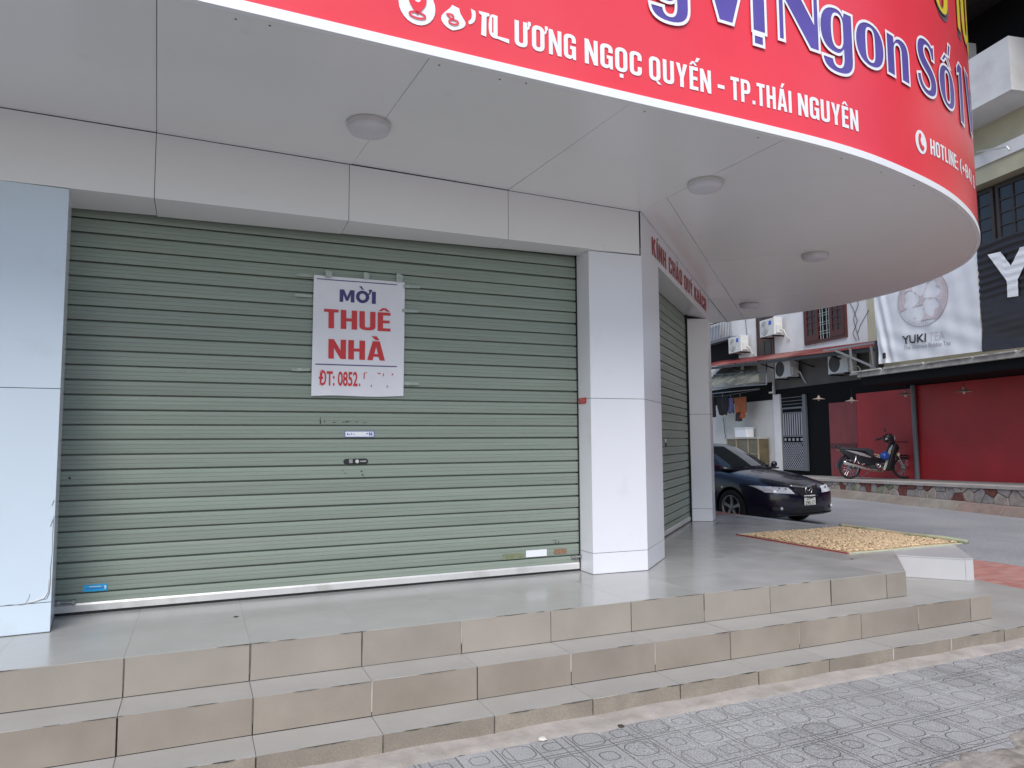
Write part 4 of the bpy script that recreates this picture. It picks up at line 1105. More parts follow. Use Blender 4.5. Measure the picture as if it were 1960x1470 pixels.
# ---------------- drying mat with peanuts
mt = thing('drying_mat', 'rectangular mat with a red hem spread on the terrace for peanuts', 'mat', (7.2, .45, 0))
mi = Matrix.Translation((-7.2, -.45, 0))
M_MAT = mat('woven_yellow_mat', (.55, .47, .31), rough=.8, var=.15, vs_=30, bump=.3, bs=80)
MB().prism([(6.43, -.300), (7.97, -.335), (8.03, 1.215), (6.435, 1.212)], .001, .006).xf(mi).build('sheet', M_MAT, mt)
MB().prism([(6.402, -.312), (6.43, -.312), (6.435, 1.222), (6.408, 1.222)], .001, .011).xf(mi).build('hem', mat('red_hem', (.30, .05, .05), rough=.7, var=.1), mt)
MB().prism([(6.43, -.318), (7.98, -.345), (7.98, -.328), (6.43, -.301)], .0005, .009).xf(mi).build('hem', mat('pale_green_hem', (.50, .50, .36), rough=.7, var=.15), mt)
MB().prism([(6.435, 1.205), (8.03, 1.20), (8.03, 1.228), (6.435, 1.233)], .0005, .010).xf(mi).build('hem', MATS['pale_green_hem'], mt)
mb = MB(); pts = []
for i in range(30):
    t = i/29
    pts.append((7.99+.045*t+.008*math.sin(9*t), -.39+1.64*t, .024+.004*math.sin(7*t)))
mb.tube(pts, [.021+.004*math.sin(11*i/29) for i in range(30)], 10)
mb.xf(mi).build('rolled_edge', mat('green_rolled_edge', (.34, .38, .26), rough=.7, var=.3, vs_=5, dirt=(.55, .42, .28), damt=.8, ds=2, dlo=.45, dhi=.6), mt, smooth=True)
import array
pn_v = []; pn_f = []
prof = [(-.5, .0), (-.42, .62), (-.22, .98), (0, .74), (.22, 1.0), (.42, .60), (.5, .0)]
rp_ = random.Random(11)
def inside(x, y):
    t = (y+.3)/1.5
    return 6.47 < x < 7.96-.03*math.sin(8*t)+.02*t and -.285+.02*math.sin(7*x) < y < 1.17-.05*abs(math.sin(3.1*x+.5))
n_p = 0
while n_p < 8200:
    x, y = rp_.uniform(6.43, 8.0), rp_.uniform(-.3, 1.22)
    if not inside(x, y): continue
    ed_ = min(x-6.45, 8.0-x, y+.31, 1.22-y)
    if rp_.random() > .25+ed_*9: continue
    Lp = rp_.uniform(.026, .042); rd = rp_.uniform(.0062, .0085)
    layer = rp_.random()
    z = .006+rd+(.0 if layer < .55 else .010)*min(1, ed_*8)+.012*max(0, math.sin(2.1*x+1.3*y))*min(1, ed_*4)*rp_.random()
    a = rp_.uniform(0, 6.283); tl = rp_.uniform(-.25, .25) if layer < .55 else rp_.uniform(-.5, .5)
    ca, sa, ct, st_ = math.cos(a), math.sin(a), math.cos(tl), math.sin(tl)
    b0 = len(pn_v)
    for (t, rr) in prof:
        if rr == 0:
            lx = t*Lp
            pn_v.append((x-7.2+ca*ct*lx, y-.45+sa*ct*lx, z+st_*lx)); continue
        for k in range(5):
            an = 6.2832*k/5; oy, oz = rd*rr*math.cos(an), rd*rr*math.sin(an); lx = t*Lp
            hx = ct*lx-st_*oz; hz = st_*lx+ct*oz
            pn_v.append((x-7.2+ca*hx-sa*oy, y-.45+sa*hx+ca*oy, z+hz))
    for k in range(5): pn_f.append((b0, b0+1+(k+1) % 5, b0+1+k))
    for r_ in range(4):
        for k in range(5):
            l = (k+1) % 5; q0 = b0+1+r_*5; pn_f.append((q0+k, q0+l, q0+5+l, q0+5+k))
    e_ = b0+26
    for k in range(5): pn_f.append((e_, b0+21+k, b0+21+(k+1) % 5))
    n_p += 1
pmb = MB(); pmb.v = pn_v; pmb.f = pn_f
def peanut_mat():
    m = bpy.data.materials.new('peanut_shell'); m.use_nodes = True
    N = m.node_tree.nodes; L = m.node_tree.links; b = N['Principled BSDF']; b.inputs['Roughness'].default_value = .8
    g = N.new('ShaderNodeNewGeometry'); r = N.new('ShaderNodeValToRGB')
    r.color_ramp.elements[0].color = (.38, .27, .175, 1); r.color_ramp.elements[1].color = (.70, .54, .36, 1)
    e = r.color_ramp.elements.new(.5); e.color = (.60, .44, .275, 1)
    L.new(g.outputs['Random Per Island'], r.inputs[0]); L.new(r.outputs[0], b.inputs['Base Color'])
    return m
o = pmb.build('peanuts', peanut_mat(), None, (7.2, .45, 0), recalc=False, smooth=True)
tag(o, 'unshelled peanuts drying in a layer on the mat', 'peanuts', kind='stuff')

# ================================================================== HOUSES ACROSS THE STREET
M_REDW = mat('red_painted_wall', (.43, .022, .028), rough=.5, var=.12, vs_=1.5, dirt=(.34, .018, .022), damt=.5, ds=.9, dlo=.4, dhi=.7, bump=.15, bs=12)
M_REDW2 = mat('faded_red_board', (.24, .04, .045), rough=.5, var=.15, vs_=2, stretch=(4, 1, .7))
M_BLKW = mat('black_painted_wall', (.006, .006, .0075), rough=.75, spec=.15)
M_PLAS = mat('white_plaster', (.74, .735, .745), rough=.85, var=.06, vs_=1.2, dirt=(.42, .39, .36), damt=.4, ds=1.4, dlo=.52, dhi=.78, bump=.15)
M_PLASG = mat('grey_white_plaster', (.62, .615, .59), rough=.85, var=.06, vs_=1.2, dirt=(.40, .38, .34), damt=.4, ds=1.2)
M_CREAM = mat('cream_plaster', (.52, .49, .36), rough=.85, var=.08, vs_=1.5, dirt=(.34, .32, .25), damt=.4, ds=1.2)
M_WOOD = mat('dark_red_wood', (.085, .022, .018), rough=.45, var=.2, vs_=6, stretch=(6, 1, 1))
M_WOODD = mat('dark_brown_wood', (.045, .035, .032), rough=.4, var=.2, vs_=6)
M_GLASSD = mat('dark_pane', (.018, .020, .024), rough=.08, spec=.8)
M_PIPE = mat('grey_pipe', (.16, .17, .19), rough=.5, metal=.3)
M_LEDGE = mat('weathered_ledge', (.42, .40, .37), rough=.85, var=.2, vs_=3, dirt=(.16, .14, .12), damt=.6, ds=4, bump=.3)
M_ROOFR = mat('red_tin_roof', (.16, .03, .03), rough=.6, var=.25, vs_=1.2, dirt=(.30, .17, .14), damt=.6, ds=.6)
M_IRON = mat('dark_iron', (.05, .05, .055), rough=.5, metal=.5)
M_IRONP = mat('pale_iron_grille', (.45, .50, .48), rough=.5)
M_GATE = mat('grey_gate_bars', (.36, .36, .41), rough=.45, metal=.2)
M_AC = mat('air_conditioner_shell', (.66, .66, .64), rough=.45, var=.05, dirt=(.42, .40, .36), damt=.3, ds=3)
M_ACD = mat('fan_grille', (.075, .075, .08), rough=.5)
M_ACL = mat('pale_fan_grille', (.42, .42, .42), rough=.5)

def fpos(s, y, z): return tuple(FM @ Vector((s, y, z)))

# ---------------- red restaurant front with ledge and upper storeys
rb = thing('red_front_building', 'building with red painted ground floor and deep dark ledge across the street', 'building', tuple(FO), FRZ)
MB().box(-6.55, 14, .02, 6, -.5, 17).build('wall', M_BLKW, rb)
MB().box(-1.60, 12, -.006, .018, 3.0, 8.9).build('upper_wall', M_CREAM, rb)
for (s0, s1, zb, z1, m) in ((-3.53, -2.235, -.2, 2.25, M_REDW2), (-2.215, .085, -.15, 2.47, M_REDW), (.10, 7.5, -.1, 2.53, M_REDW)):
    MB().box(s0, s1, -.03 if m is M_REDW else -.022, .015, zb, z1).build('red_panel', m, rb)
MB().box(-.78, -.22, -.05, -.028, .985, 1.0).build('panel_slot', M_BLKW, rb)
MB().tube([(.155, -.10, -.2), (.155, -.10, 2.78)], .068, 14).build('downpipe', M_PIPE, rb, smooth=.6)
MB().box(-3.5, -2.3, -.04, -.02, .80, .95).build('skirting', mat('dark_red_strip', (.10, .02, .02)), rb)
MB().box(-.27, 12, -1.52, .0, 2.775, 2.915).build('ledge', M_LEDGE, rb, bevel=.01)
le = MB()
rr = random.Random(5)
s = -.4
while s < 8:
    w = rr.uniform(.5, 1.4); le.box(s, s+w, -1.56-rr.random()*.03, -1.50, 2.90+rr.uniform(-.01, .02), 2.935+rr.uniform(-.01, .02)); s += w+rr.uniform(0, .15)
le.build('ledge_capping', mat('chipped_capping', (.46, .44, .41), rough=.9, var=.3, vs_=4, dirt=(.12, .10, .09), damt=.6, ds=3), rb)
MB().box(-.2, 9, -1.45, .0, 2.55, 2.77).build('ledge_soffit', M_BLKW, rb)
# windows of the first floor, partly behind the banners
def pane_window(root, s0, s1, z0, z1, nx, nz, y=-.03, m=M_WOODD):
    w = MB()
    w.box(s0, s1, y, y+.05, z1-.08, z1).box(s0, s1, y, y+.05, z0, z0+.08).box(s0, s0+.08, y, y+.05, z0+.08, z1-.08).box(s1-.08, s1, y, y+.05, z0+.08, z1-.08)
    o = w.build('window', m, root)
    MB().box(s0+.05, s1-.05, y+.035, y+.04, z0+.05, z1-.05).build('pane', M_GLASSD, o)
    mu = MB()
    for i in range(1, nx):
        x = s0+.08+(s1-s0-.16)*i/nx; mu.box(x-.018, x+.018, y+.005, y+.034, z0+.08, z1-.08)
    for j in range(1, nz):
        z = z0+.08+(z1-z0-.16)*j/nz; mu.box(s0+.08, s1-.08, y+.008, y+.033, z-.014, z+.014)
    mu.build('glazing_bar', m, o)
    return o
MB().box(1.9, 6, -.02, -.007, 5.3, 7.20).build('window_wall', M_WOODD, rb)
for (a, b) in ((2.05, 2.95), (3.02, 3.92), (3.98, 4.9)): pane_window(rb, a, b, 5.45, 7.15, 2, 5, y=-.075)
MB().box(1.6, 12, -.42, -.008, 7.62, 7.93).build('floor_slab', M_PLAS, rb)
MB().box(1.6, 12, -.38, -.008, 7.21, 7.62).build('lintel', M_CREAM, rb)
MB().box(1.2, 4.43, -1.0, -.008, 8.78, 10.02).build('balcony_box', M_PLAS, rb)
MB().box(2.55, 2.95, -1.2, -.3, 10.02, 10.75).build('balcony_post', M_PLAS, rb)
MB().prism_yz([(-1.5, 11.3), (-1.5, 11.55), (.0, 12.1), (.0, 11.6)], .2, 13).build('eave', M_WOODD, rb)
MB().tube([(2.9, -.4, 8.02), (4.10, -.85, 7.62), (4.15, -.85, 7.52)], .022, 8).build('lamp_arm', M_ALU, rb)

# ---------------- banners
def banner(name, lab, cat, s0, s1, z0l, z0r, z1, m, y, fold):
    t = thing(name, lab, cat, fpos((s0+s1)/2, y, z0l), FRZ)
    c = (s0+s1)/2
    mb = MB()
    mb.grid(lambda a, b: ((s0-c)+(s1-s0)*a+(.12*(1-b)*(1-a) if fold == 0 else 0), fold_y(fold, (s0-c)+(s1-s0)*a, b), (z0r-z0l)*a*(1-b)+(z1-z0l)*b), 90, 110)
    mb.build('cloth', m, t, smooth=True, recalc=False)
    return t
def fold_y(k, x, b):
    if k == 0:
        y = .008*math.sin(38*b+3*math.sin(2*x))*max(0, b-.35)+.004*math.sin(13*x+6*b)
        y += .03*math.exp(-((x+1.45)/.30)**2)*math.sin(19*x+9*b)*(1.2-b)
        y += .010*math.sin(30*b+5*x)*math.exp(-((b-.18)/.2)**2)
        return y*.9
    y = .020*math.sin(95*b+1.2*math.sin(3*x))*min(1, max(.15, (b-.40)*6))
    y += .055*math.sin(16*b-2.3*(x+.5)**2)*max(0, .55-b)
    return y
M_BANW = mat('white_banner_cloth', (.78, .79, .83), rough=.6, var=.03, vs_=4, bump=.3, bs=14)
M_BANB = mat('black_banner_cloth', (.030, .028, .034), rough=.38, var=.15, vs_=4)
bw = banner('white_banner', 'white cloth banner YUKI TEA with a flower emblem above the ledge', 'banner', .16, 3.53, 3.10, 3.05, 5.62, M_BANW, -1.25, 0)
bb = banner('black_banner', 'black cloth banner with a big white letter Y beside the white one', 'banner', 3.545, 6.6, 3.02, 2.98, 5.50, M_BANB, -1.25, 1)
cw = (.16+3.53)/2
def bwf(off=-.035):
    def fn(x, z): 
        b = (z-3.08)/(5.62-3.08)
        return (x-cw, fold_y(0, x-cw, b)+off, z-3.10)
    return fn
M_PINK = mat('faded_pink_print', (.66, .58, .60), rough=.6, var=.08, vs_=9)
M_PINKL = mat('faded_line_print', (.42, .38, .42), rough=.6, var=.1)
def bpatch(contours, m, off, name='emblem'):
    v, f = fill(contours)
    o = lift(v, f, bwf(off)).mesh(name, m, recalc=False)
    bm = bmesh.new(); bm.from_mesh(o); bmesh.ops.triangulate(bm, faces=bm.faces)
    for _ in range(2): bmesh.ops.subdivide_edges(bm, edges=[e for e in bm.edges if e.calc_length() > .12], cuts=1); bmesh.ops.triangulate(bm, faces=bm.faces)
    for q in bm.verts: q.co.y = bwf(off)(q.co.x+cw, q.co.z+3.10)[1]
    bm.to_mesh(o); bm.free(); inst(name, o, bw)
ec = (1.88, 4.58)
ring_o = circle2(ec[0], ec[1], .80, 40, .70)
petals = []
for k in range(5):
    a = R(100+72*k); ca, sa = math.cos(a), math.sin(a)
    pp = contour([(0, .06), ('c', .16, .14, .30, .34, .18, .52), ('c', .10, .56, .05, .53, 0, .47), ('c', -.05, .53, -.10, .56, -.18, .52), ('c', -.30, .34, -.16, .14, 0, .06)], 5)
    petals.append([(ec[0]+(x*sa+z*ca)*1.1, ec[1]+(-x*ca+z*sa)) for x, z in pp])
bpatch([ring_o]+petals, M_PINK, -.012)
v, f = outline([ring_o], .022); lift(v, f, bwf(-.018)).build('emblem', M_PINKL, bw, recalc=False)
ry = MB()
for k in range(72):
    a = 2*math.pi*k/72+.03
    r0, r1 = .64+.04*math.sin(5*a), .77
    p = [(ec[0]+r*math.cos(a+da)*1.0, ec[1]+r*math.sin(a+da)*.875) for r, da in ((r0, -.006), (r0, .006), (r1, .008), (r1, -.008))]
    ry.add([bwf(-.020)(*q) for q in p], [(0, 1, 2, 3)])
ry.build('emblem', M_PINKL, bw, recalc=False)
def btxt(body, x0, x1, z0, z1, m, bold, slope=-.045):
    v, f = text_geo(body, x0, x1, 0, z1-z0, bold=bold)
    g = bwf(-.022)
    for gv, gf in glyphs(v, f): lift(gv, gf, lambda a, b: g(a, z0+b+slope*(a-x0))).build('letter', m, bw, recalc=False)
btxt('YUKI', 1.17, 1.95, 3.515, 3.73, M_NAVY if False else mat('black_print', (.03, .03, .035), rough=.5), .018)
btxt('TEA', 2.05, 2.52, 3.49, 3.69, mat('ghost_print', (.54, .53, .58), rough=.6), -.005)
btxt('The Ultimate Bubble Tea', 1.20, 2.68, 3.375, 3.475, mat('grey_line_print', (.25, .25, .28), rough=.6), .0)
MB().box(-1.34, -1.22, -.09, -.06, .11, .27).build('speaker_hole', M_BLACK, bw, bevel=.02)
# white Y on the black banner
cb = (3.545+6.6)/2
Yc = contour([(3.84, 5.19), (4.17, 5.17), (4.40, 4.80), (4.64, 5.14), (4.97, 5.12), (4.54, 4.47), (4.53, 4.11), (4.27, 4.13), (4.28, 4.49)])
v, f = fill([Yc])
o = MB().add([(a-cb, -.03, b-3.02) for a, b in v], f).mesh('lettering', M_WHITE, recalc=False)
bm = bmesh.new(); bm.from_mesh(o)
for _ in range(3): bmesh.ops.subdivide_edges(bm, edges=[e for e in bm.edges if e.calc_length() > .06], cuts=1); bmesh.ops.triangulate(bm, faces=bm.faces)
for q in bm.verts: q.co.y = fold_y(1, q.co.x, (q.co.z)/(5.5-3.02))*.25-.034
bm.to_mesh(o); bm.free(); inst('lettering', o, bb)

# ---------------- white house beside it
wh = thing('white_house', 'white plastered house with wooden shutters and a red tin awning across the street', 'house', tuple(FO), FRZ)
MB().box(-16, -6.56, .0, 6, -.5, 4.0).build('lower_wall', M_PLASG, wh)
MB().box(-6.60, -6.20, -.05, .3, -.3, 2.72).build('gate_pillar', M_PLAS, wh)
MB().box(-16, -1.62, .0, 6, 3.98, 8.2).build('upper_wall', M_PLAS, wh)
MB().box(-6.5, -1.62, .0, .016, 2.9, 3.97).build('service_wall', mat('grey_render_wall', (.12, .115, .11), rough=.9, var=.15, vs_=2), wh)
# window with open shutters and an iron grille
w = MB().box(-4.62, -4.54, -.06, .02, 4.28, 5.62).box(-2.57, -2.49, -.06, .02, 4.28, 5.62).box(-4.54, -2.57, -.06, .02, 4.28, 4.37).box(-4.54, -2.57, -.06, .02, 5.54, 5.62).build('window', M_WOOD, wh)
MB().box(-4.54, -2.57, -.012, -.004, 4.37, 5.54).build('pane', M_BLKW, w)
for (a, b) in ((-4.54, -3.86), (-3.25, -2.57)):
    sh = MB().box(a, a+.11, -.075, -.03, 4.37, 5.54).box(b-.11, b, -.075, -.03, 4.37, 5.54).box(a+.11, b-.11, -.075, -.03, 4.37, 4.56).box(a+.11, b-.11, -.075, -.03, 5.43, 5.54)
    sh.box((a+b)/2-.02, (a+b)/2+.02, -.07, -.035, 4.56, 5.43)
    for k in (1, 2, 3): sh.box(a+.11, b-.11, -.07, -.035, 4.56+.87*k/4-.014, 4.56+.87*k/4+.014)
    sh.build('shutter_leaf', M_WOOD, w)
    MB().box(a+.1, b-.1, -.045, -.04, 4.5, 5.5).build('shutter_glass', mat('reddish_dark_pane', (.035, .012, .013), rough=.15), w)
gr = MB()
for x in (-3.78, -3.66, -3.46, -3.34): gr.box(x-.008, x+.008, -.03, -.016, 4.38, 5.53)
for z in (4.55, 4.63, 4.85, 4.93, 5.15, 5.23, 5.42): gr.box(-3.85, -3.26, -.034, -.018, z-.006, z+.006)
gr.build('iron_grille', M_IRONP, w)
# wooden door leaf beside the conditioners
d_ = MB().box(-7.56, -7.46, -.05, .02, 4.05, 5.9).box(-6.56, -6.46, -.05, .02, 4.05, 5.9).box(-7.46, -6.56, -.04, .02, 4.05, 5.9).build('wooden_door', M_WOOD, wh)
for (z0, z1) in ((4.25, 4.75), (4.9, 5.7)):
    for (a, b) in ((-7.40, -7.05), (-6.97, -6.62)): MB().box(a, b, -.052, -.038, z0, z1).build('door_panel', M_WOODD, d_)
# dark balcony opening at the left
bo = MB().box(-11.7, -8.95, -.02, .01, 4.25, 5.15).build('balcony_opening', M_BLKW, wh)
MB().box(-11.7, -8.92, -.35, .0, 5.12, 5.24).build('balcony_slab', M_PIPE, wh)
ra = MB()
for i in range(22): ra.box(-11.6+i*.125, -11.585+i*.125, -.30, -.285, 5.24, 5.95)
ra.box(-11.7, -8.92, -.31, -.27, 5.93, 5.97)
ra.build('balcony_railing', M_IRON, wh)
MB().box(-11.3, -10.0, -.22, -.2, 5.25, 5.85).build('laundry_sheet', mat('pale_sheet', (.55, .57, .62), rough=.9, var=.15), wh)
# red corrugated awning
mb = MB()
def awn(a, b):
    s = -10.6+10.45*a; y = -.05-.85*b
    z = 4.35-.045*(s+9.7)*(1-.0)-.27*b+.016*math.sin(s*2*math.pi/.12)+.05*(1-b)*0
    return (s, y, z)
mb.grid(awn, 700, 3)
aw = mb.build('tin_awning', M_ROOFR, wh, recalc=False, smooth=True)
MB().bar((-10.6, -.905, 4.03), (-.2, -.905, 3.565), .03, .09).build('awning_beam', M_IRON, aw)
st_ = MB()
for s in (-8.2, -6.2, -4.2, -2.3, -.35): MB().bar((s, -.86, 4.0-.045*(s+9.7)), (s, -.02, 3.75-.045*(s+9.7)), .04).build('awning_strut', M_IRON, aw)
# bracket frame between awning and ledge
bk = MB()
for a, b in (((-2.35, -1.0, 3.80), (.02, -1.0, 3.74)), ((-1.82, -1.0, 3.74), (.10, -1.0, 2.94)), ((-1.15, -1.0, 3.76), (-1.13, -1.0, 2.96)), ((-.30, -1.0, 3.66), (-.2, -1.0, 3.0)), ((-1.2, -1.0, 2.95), (.2, -1.0, 2.95))): bk.bar(a, b, .05)
bk.build('bracket_frame', mat('dull_bracket_steel', (.30, .30, .31), rough=.5, metal=.3), wh)
MB().box(-.04, .05, -1.1, -.9, 2.95, 3.78).build('bracket_post', M_IRON, wh)
# torn sloping lean-to sheet over the clothes
lt = MB()
for a, b in (((-9.9, -1.25, 3.16), (-5.1, -1.25, 2.98)), ((-9.0, -.1, 4.15), (-9.0, -1.25, 3.12)), ((-6.85, -.1, 4.05), (-5.15, -1.22, 3.0)), ((-8.3, -.1, 4.1), (-6.6, -1.2, 3.05)), ((-9.9, -.6, 3.75), (-6.1, -.6, 3.52))): lt.bar(a, b, .04)
lto = lt.build('lean_to_frame', M_PIPE, wh)
def ltp(s, b): return (s, -.12-1.1*b, 4.12-.97*b-.035*(s+9))
sheet = MB()
for poly in ([(-9.9, .12), (-8.4, .10), (-7.9, .4), (-8.6, .95), (-9.9, .9)], [(-8.1, .15), (-7.1, .2), (-5.75, .9), (-7.4, .97), (-8.3, .8), (-7.6, .45)]):
    sheet.add([ltp(*q) for q in poly], [tuple(range(len(poly)))])
sheet.build('torn_sheet', mat('dirty_translucent_sheet', (.17, .175, .14), rough=.7, var=.35, vs_=2.2, dirt=(.07, .07, .06), damt=.8, ds=1.3, dlo=.5, dhi=.6), lto, recalc=False)
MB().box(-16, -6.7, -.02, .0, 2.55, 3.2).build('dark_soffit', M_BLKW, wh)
MB().prism_xz([(-6.75, 2.78), (-6.45, 2.78), (-6.45, 3.05), (-6.52, 3.05), (-6.52, 2.84), (-6.75, 2.84)], -.12, -.04).build('corner_bracket', M_ALU, wh)
# cables on the plaster
for pts in ([(-2.30, 6.0), (-2.42, 5.5), (-2.18, 5.1), (-2.02, 4.7), (-2.25, 4.35), (-2.1, 4.1)], [(-1.75, 6.2), (-2.0, 5.6), (-1.95, 5.2), (-2.2, 4.8), (-1.98, 4.1)], [(-1.5, 4.95), (-1.9, 4.55), (-2.05, 4.3)]):
    MB().tube([(a, -.02, b) for a, b in pts], .008, 5).build('cable', M_IRON, wh)
MB().tube([(-8.35, -.02, 6.1), (-8.30, -.03, 5.6), (-8.25, -.02, 5.05)], .010, 5).build('cable', M_IRON, wh)

# ---------------- gate
ga = thing('iron_gate', 'narrow grey barred gate with lattice foot between white and black walls', 'gate', fpos(-5.5, -.02, .02), FRZ)
w0, w1 = -.62, .62
MB().box(w0-.05, w1+.22, .02, .035, 0, 2.62).build('backing', M_BLKW, ga)
MB().box(w0, w0+.05, -.03, .0, 0, 2.2).box(w1-.05, w1, -.03, .0, 0, 2.2).box(w0+.05, w1-.05, -.03, .0, 2.14, 2.2).box(w0+.05, w1-.05, -.03, .0, 0, .05).box(w0+.05, w1-.05, -.028, .0, 1.16, 1.21).box(w0+.05, w1-.05, -.028, .0, .93, .97).box(w0+.05, w1-.05, -.028, .0, 1.98, 2.02).build('frame', M_PIPE, ga)
for i in range(9):
    x = w0+.10+i*(w1-w0-.2)/8
    MB().box(x-.03, x+.03, -.02, -.005, 1.215, 1.975).build('bar', M_GATE, ga)
for i in range(5):
    x = w0+.18+i*(w1-w0-.3)/4; MB().box(x-.06, x+.05, -.02, -.006, 1.02, 1.11).build('scroll_plate', M_GATE, ga)
lat = MB()
for i in range(-9, 16):
    for sg in (1, -1):
        a = w0+.05+i*.12
        p0, p1 = (a, .05), (a+sg*.86, .93)
        # clip to the frame
        def cl(p0, p1):
            (x0, z0), (x1, z1) = p0, p1
            lo, hi = w0+.05, w1-.05
            t0, t1 = 0, 1
            dx = x1-x0
            for (lim, s_) in ((lo, 1), (hi, -1)):
                f0 = s_*(x0-lim); f1 = s_*(x1-lim)
                if f0 < 0 and f1 < 0: return None
                if f0 < 0: t0 = max(t0, f0/(f0-f1))
                elif f1 < 0: t1 = min(t1, f0/(f0-f1))
            if t1-t0 < .03: return None
            return (x0+dx*t0, z0+(z1-z0)*t0), (x0+dx*t1, z0+(z1-z0)*t1)
        c = cl(p0, p1)
        if c: lat.bar((c[0][0], -.012 if sg > 0 else -.020, c[0][1]), (c[1][0], -.012 if sg > 0 else -.020, c[1][1]), .022, .006, up=(0, 1, 0))
lat.build('lattice', M_GATE, ga)
tg = MB()
for z in (2.3, 2.42, 2.54): tg.box(w0, w1, -.02, -.01, z-.01, z+.01)
tg.build('transom_grille', M_PIPE, ga)
MB().box(w1+.03, w1+.20, -.05, .019, 0, 2.6).build('jamb', M_PIPE, ga)

# ---------------- air conditioners
def aircon(lab, s, z, dark, w=.92, h=.62, badge=True):
    t = thing('air_conditioner', lab, 'air conditioner', fpos(s, -.10, z), FRZ, 'outdoor air conditioner units')
    MB().box(-w/2, w/2, -.36, -.02, 0, h).build('casing', M_AC, t, bevel=.015, seg=2)
    gm = M_ACD if dark else M_ACL
    r = h*.43; cx = -w/2+r+.05
    g = MB().lathe([(0, .012), (r*.95, .010), (r, 0)], 28, Matrix.Translation((cx, -.361, h/2)) @ Matrix.Rotation(R(90), 4, 'X')).build('fan_grille', gm, t)
    rg = MB()
    for k in range(1, 6):
        rr_ = r*k/6
        rg.tube([(cx+rr_*math.cos(a), -.376, h/2+rr_*math.sin(a)) for a in [i*math.pi/12 for i in range(24)]], .004, 4, closed=True)
    rg.build('guard_ring', M_AC if not dark else M_IRON, g)
    if badge: MB().box(w/2-.34, w/2-.17, -.364, -.360, h*.62, h*.86).build('energy_label', M_SBLUE, t)
    MB().box(w/2, w/2+.05, -.30, -.10, h*.1, h*.55).build('valve_cover', M_AC, t)
    MB().tube([(w/2+.02, -.16, h*.3), (w/2+.16, -.1, h*.25), (w/2+.2, .0, -.1), (w/2+.22, .09, -.25)], .022, 6).build('pipe', M_AC, t, smooth=True)
    MB().box(-w/2+.1, -w/2+.14, -.38, .10, -.05, 0).build('bracket', M_IRON, t)
    MB().box(w/2-.14, w/2-.10, -.38, .10, -.05, 0).build('bracket', M_IRON, t)
    return t
aircon('white air conditioner with blue label left of the wooden door', -8.45, 4.50, False)
aircon('white air conditioner with blue label mounted over the wooden door', -6.20, 4.82, False)
aircon('dusty air conditioner under the red awning above the gate', -5.35, 3.24, True, badge=False)
aircon('dusty air conditioner under the red awning beside the bracket frame', -2.45, 3.12, True, badge=False)

# ---------------- pendant lamps under the ledge
M_PEND = mat('pendant_enamel', (.42, .33, .27), rough=.4)
def pendant(lab, s, z):
    t = thing('pendant_lamp', lab, 'lamp', fpos(s, -.7, z), FRZ, 'pendant lamps under the ledge')
    MB().lathe([(.19, 0), (.185, .008), (.06, .045), (.035, .06), (.03, .11), (.012, .12)], 24).build('shade', M_PEND, t, smooth=.7)
    MB().lathe([(0, -.055), (.022, -.045), (.028, -.02), (.02, .02), (.02, .05)], 12).build('bulb', M_LAMPD, t, smooth=True)
    MB().tube([(0, 0, .11), (0, 0, 2.56-z)], .006, 6).build('cord', M_BLACK, t)
pendant('pendant lamp under the ledge right of the grey downpipe', 2.42, 2.205)
pendant('pendant lamp under the ledge just left of the grey downpipe', .54, 2.25)
pendant('pendant lamp under the ledge in front of the faded red board', -1.57, 2.20)
pendant('dim pendant lamp under the ledge before the black wall', -3.09, 2.35)

# ---------------- laundry, cabinet and box by the white wall
def cloth(name, lab, cat, s0, s1, z0, z1, col, y=-.55, shape=None, seed=1):
    rr = random.Random(seed)
    t = thing(name, lab, cat, fpos((s0+s1)/2, y, z0), FRZ)
    w = s1-s0
    def fn(a, b):
        nar = shape(b) if shape else 1
        x = (a-.5)*w*nar; zz = (z1-z0)*b+.03*math.sin(9*a+seed)*(1-b)
        return x, .045*math.sin(11*a+seed*2)*(1.1-b), zz
    mb = MB()
    n, m_ = 14, 10
    f_ = [fn(i/n, j/m_) for j in range(m_+1) for i in range(n+1)]
    k = len(f_)
    q = [(x, y_-.018, z) for x, y_, z in f_]+[(x, y_+.018, z) for x, y_, z in f_]
    fs = []
    for j in range(m_):
        for i in range(n):
            a = j*(n+1)+i; fs.append((a, a+1, a+n+2, a+n+1)); fs.append((k+a+n+1, k+a+n+2, k+a+1, k+a))
    bd = [i for i in range(n+1)]+[(j)*(n+1)+n for j in range(1, m_+1)]+[m_*(n+1)+i for i in range(n-1, -1, -1)]+[j*(n+1) for j in range(m_-1, 0, -1)]
    for i in range(len(bd)):
        a, b = bd[i], bd[(i+1) % len(bd)]; fs.append((a, k+a, k+b, b))
    mb.add(q, fs); mb.build('fabric', mat('fabric_%s_%d' % (name, seed), col, rough=.95, var=.2, vs_=6), t, smooth=True)
    MB().tube([(0, 0, z1-z0-.03), (0, 0, z1-z0+.10), (.03, 0, z1-z0+.14)], .006, 5).build('hook', M_STEEL, t)
    return t
cloth('hanging_garment', 'black hanging garment beside the shop column', 'garment', -10.25, -9.95, 2.05, 2.85, (.02, .02, .025), seed=1)
cloth('hanging_garment', 'rounded black garment on the clothes line', 'garment', -9.72, -8.95, 2.10, 2.80, (.018, .018, .022), shape=lambda b: .55+.45*math.sin(min(1, b*1.6)*math.pi/2), seed=2)
cloth('hanging_garment', 'dull blue garment on the clothes line', 'garment', -9.02, -8.62, 2.16, 2.74, (.10, .11, .22), y=-.48, seed=3)
cloth('hanging_garment', 'orange brown jacket on the clothes line', 'garment', -8.45, -7.58, 2.12, 2.72, (.34, .10, .04), shape=lambda b: .92+.08*b, seed=4)
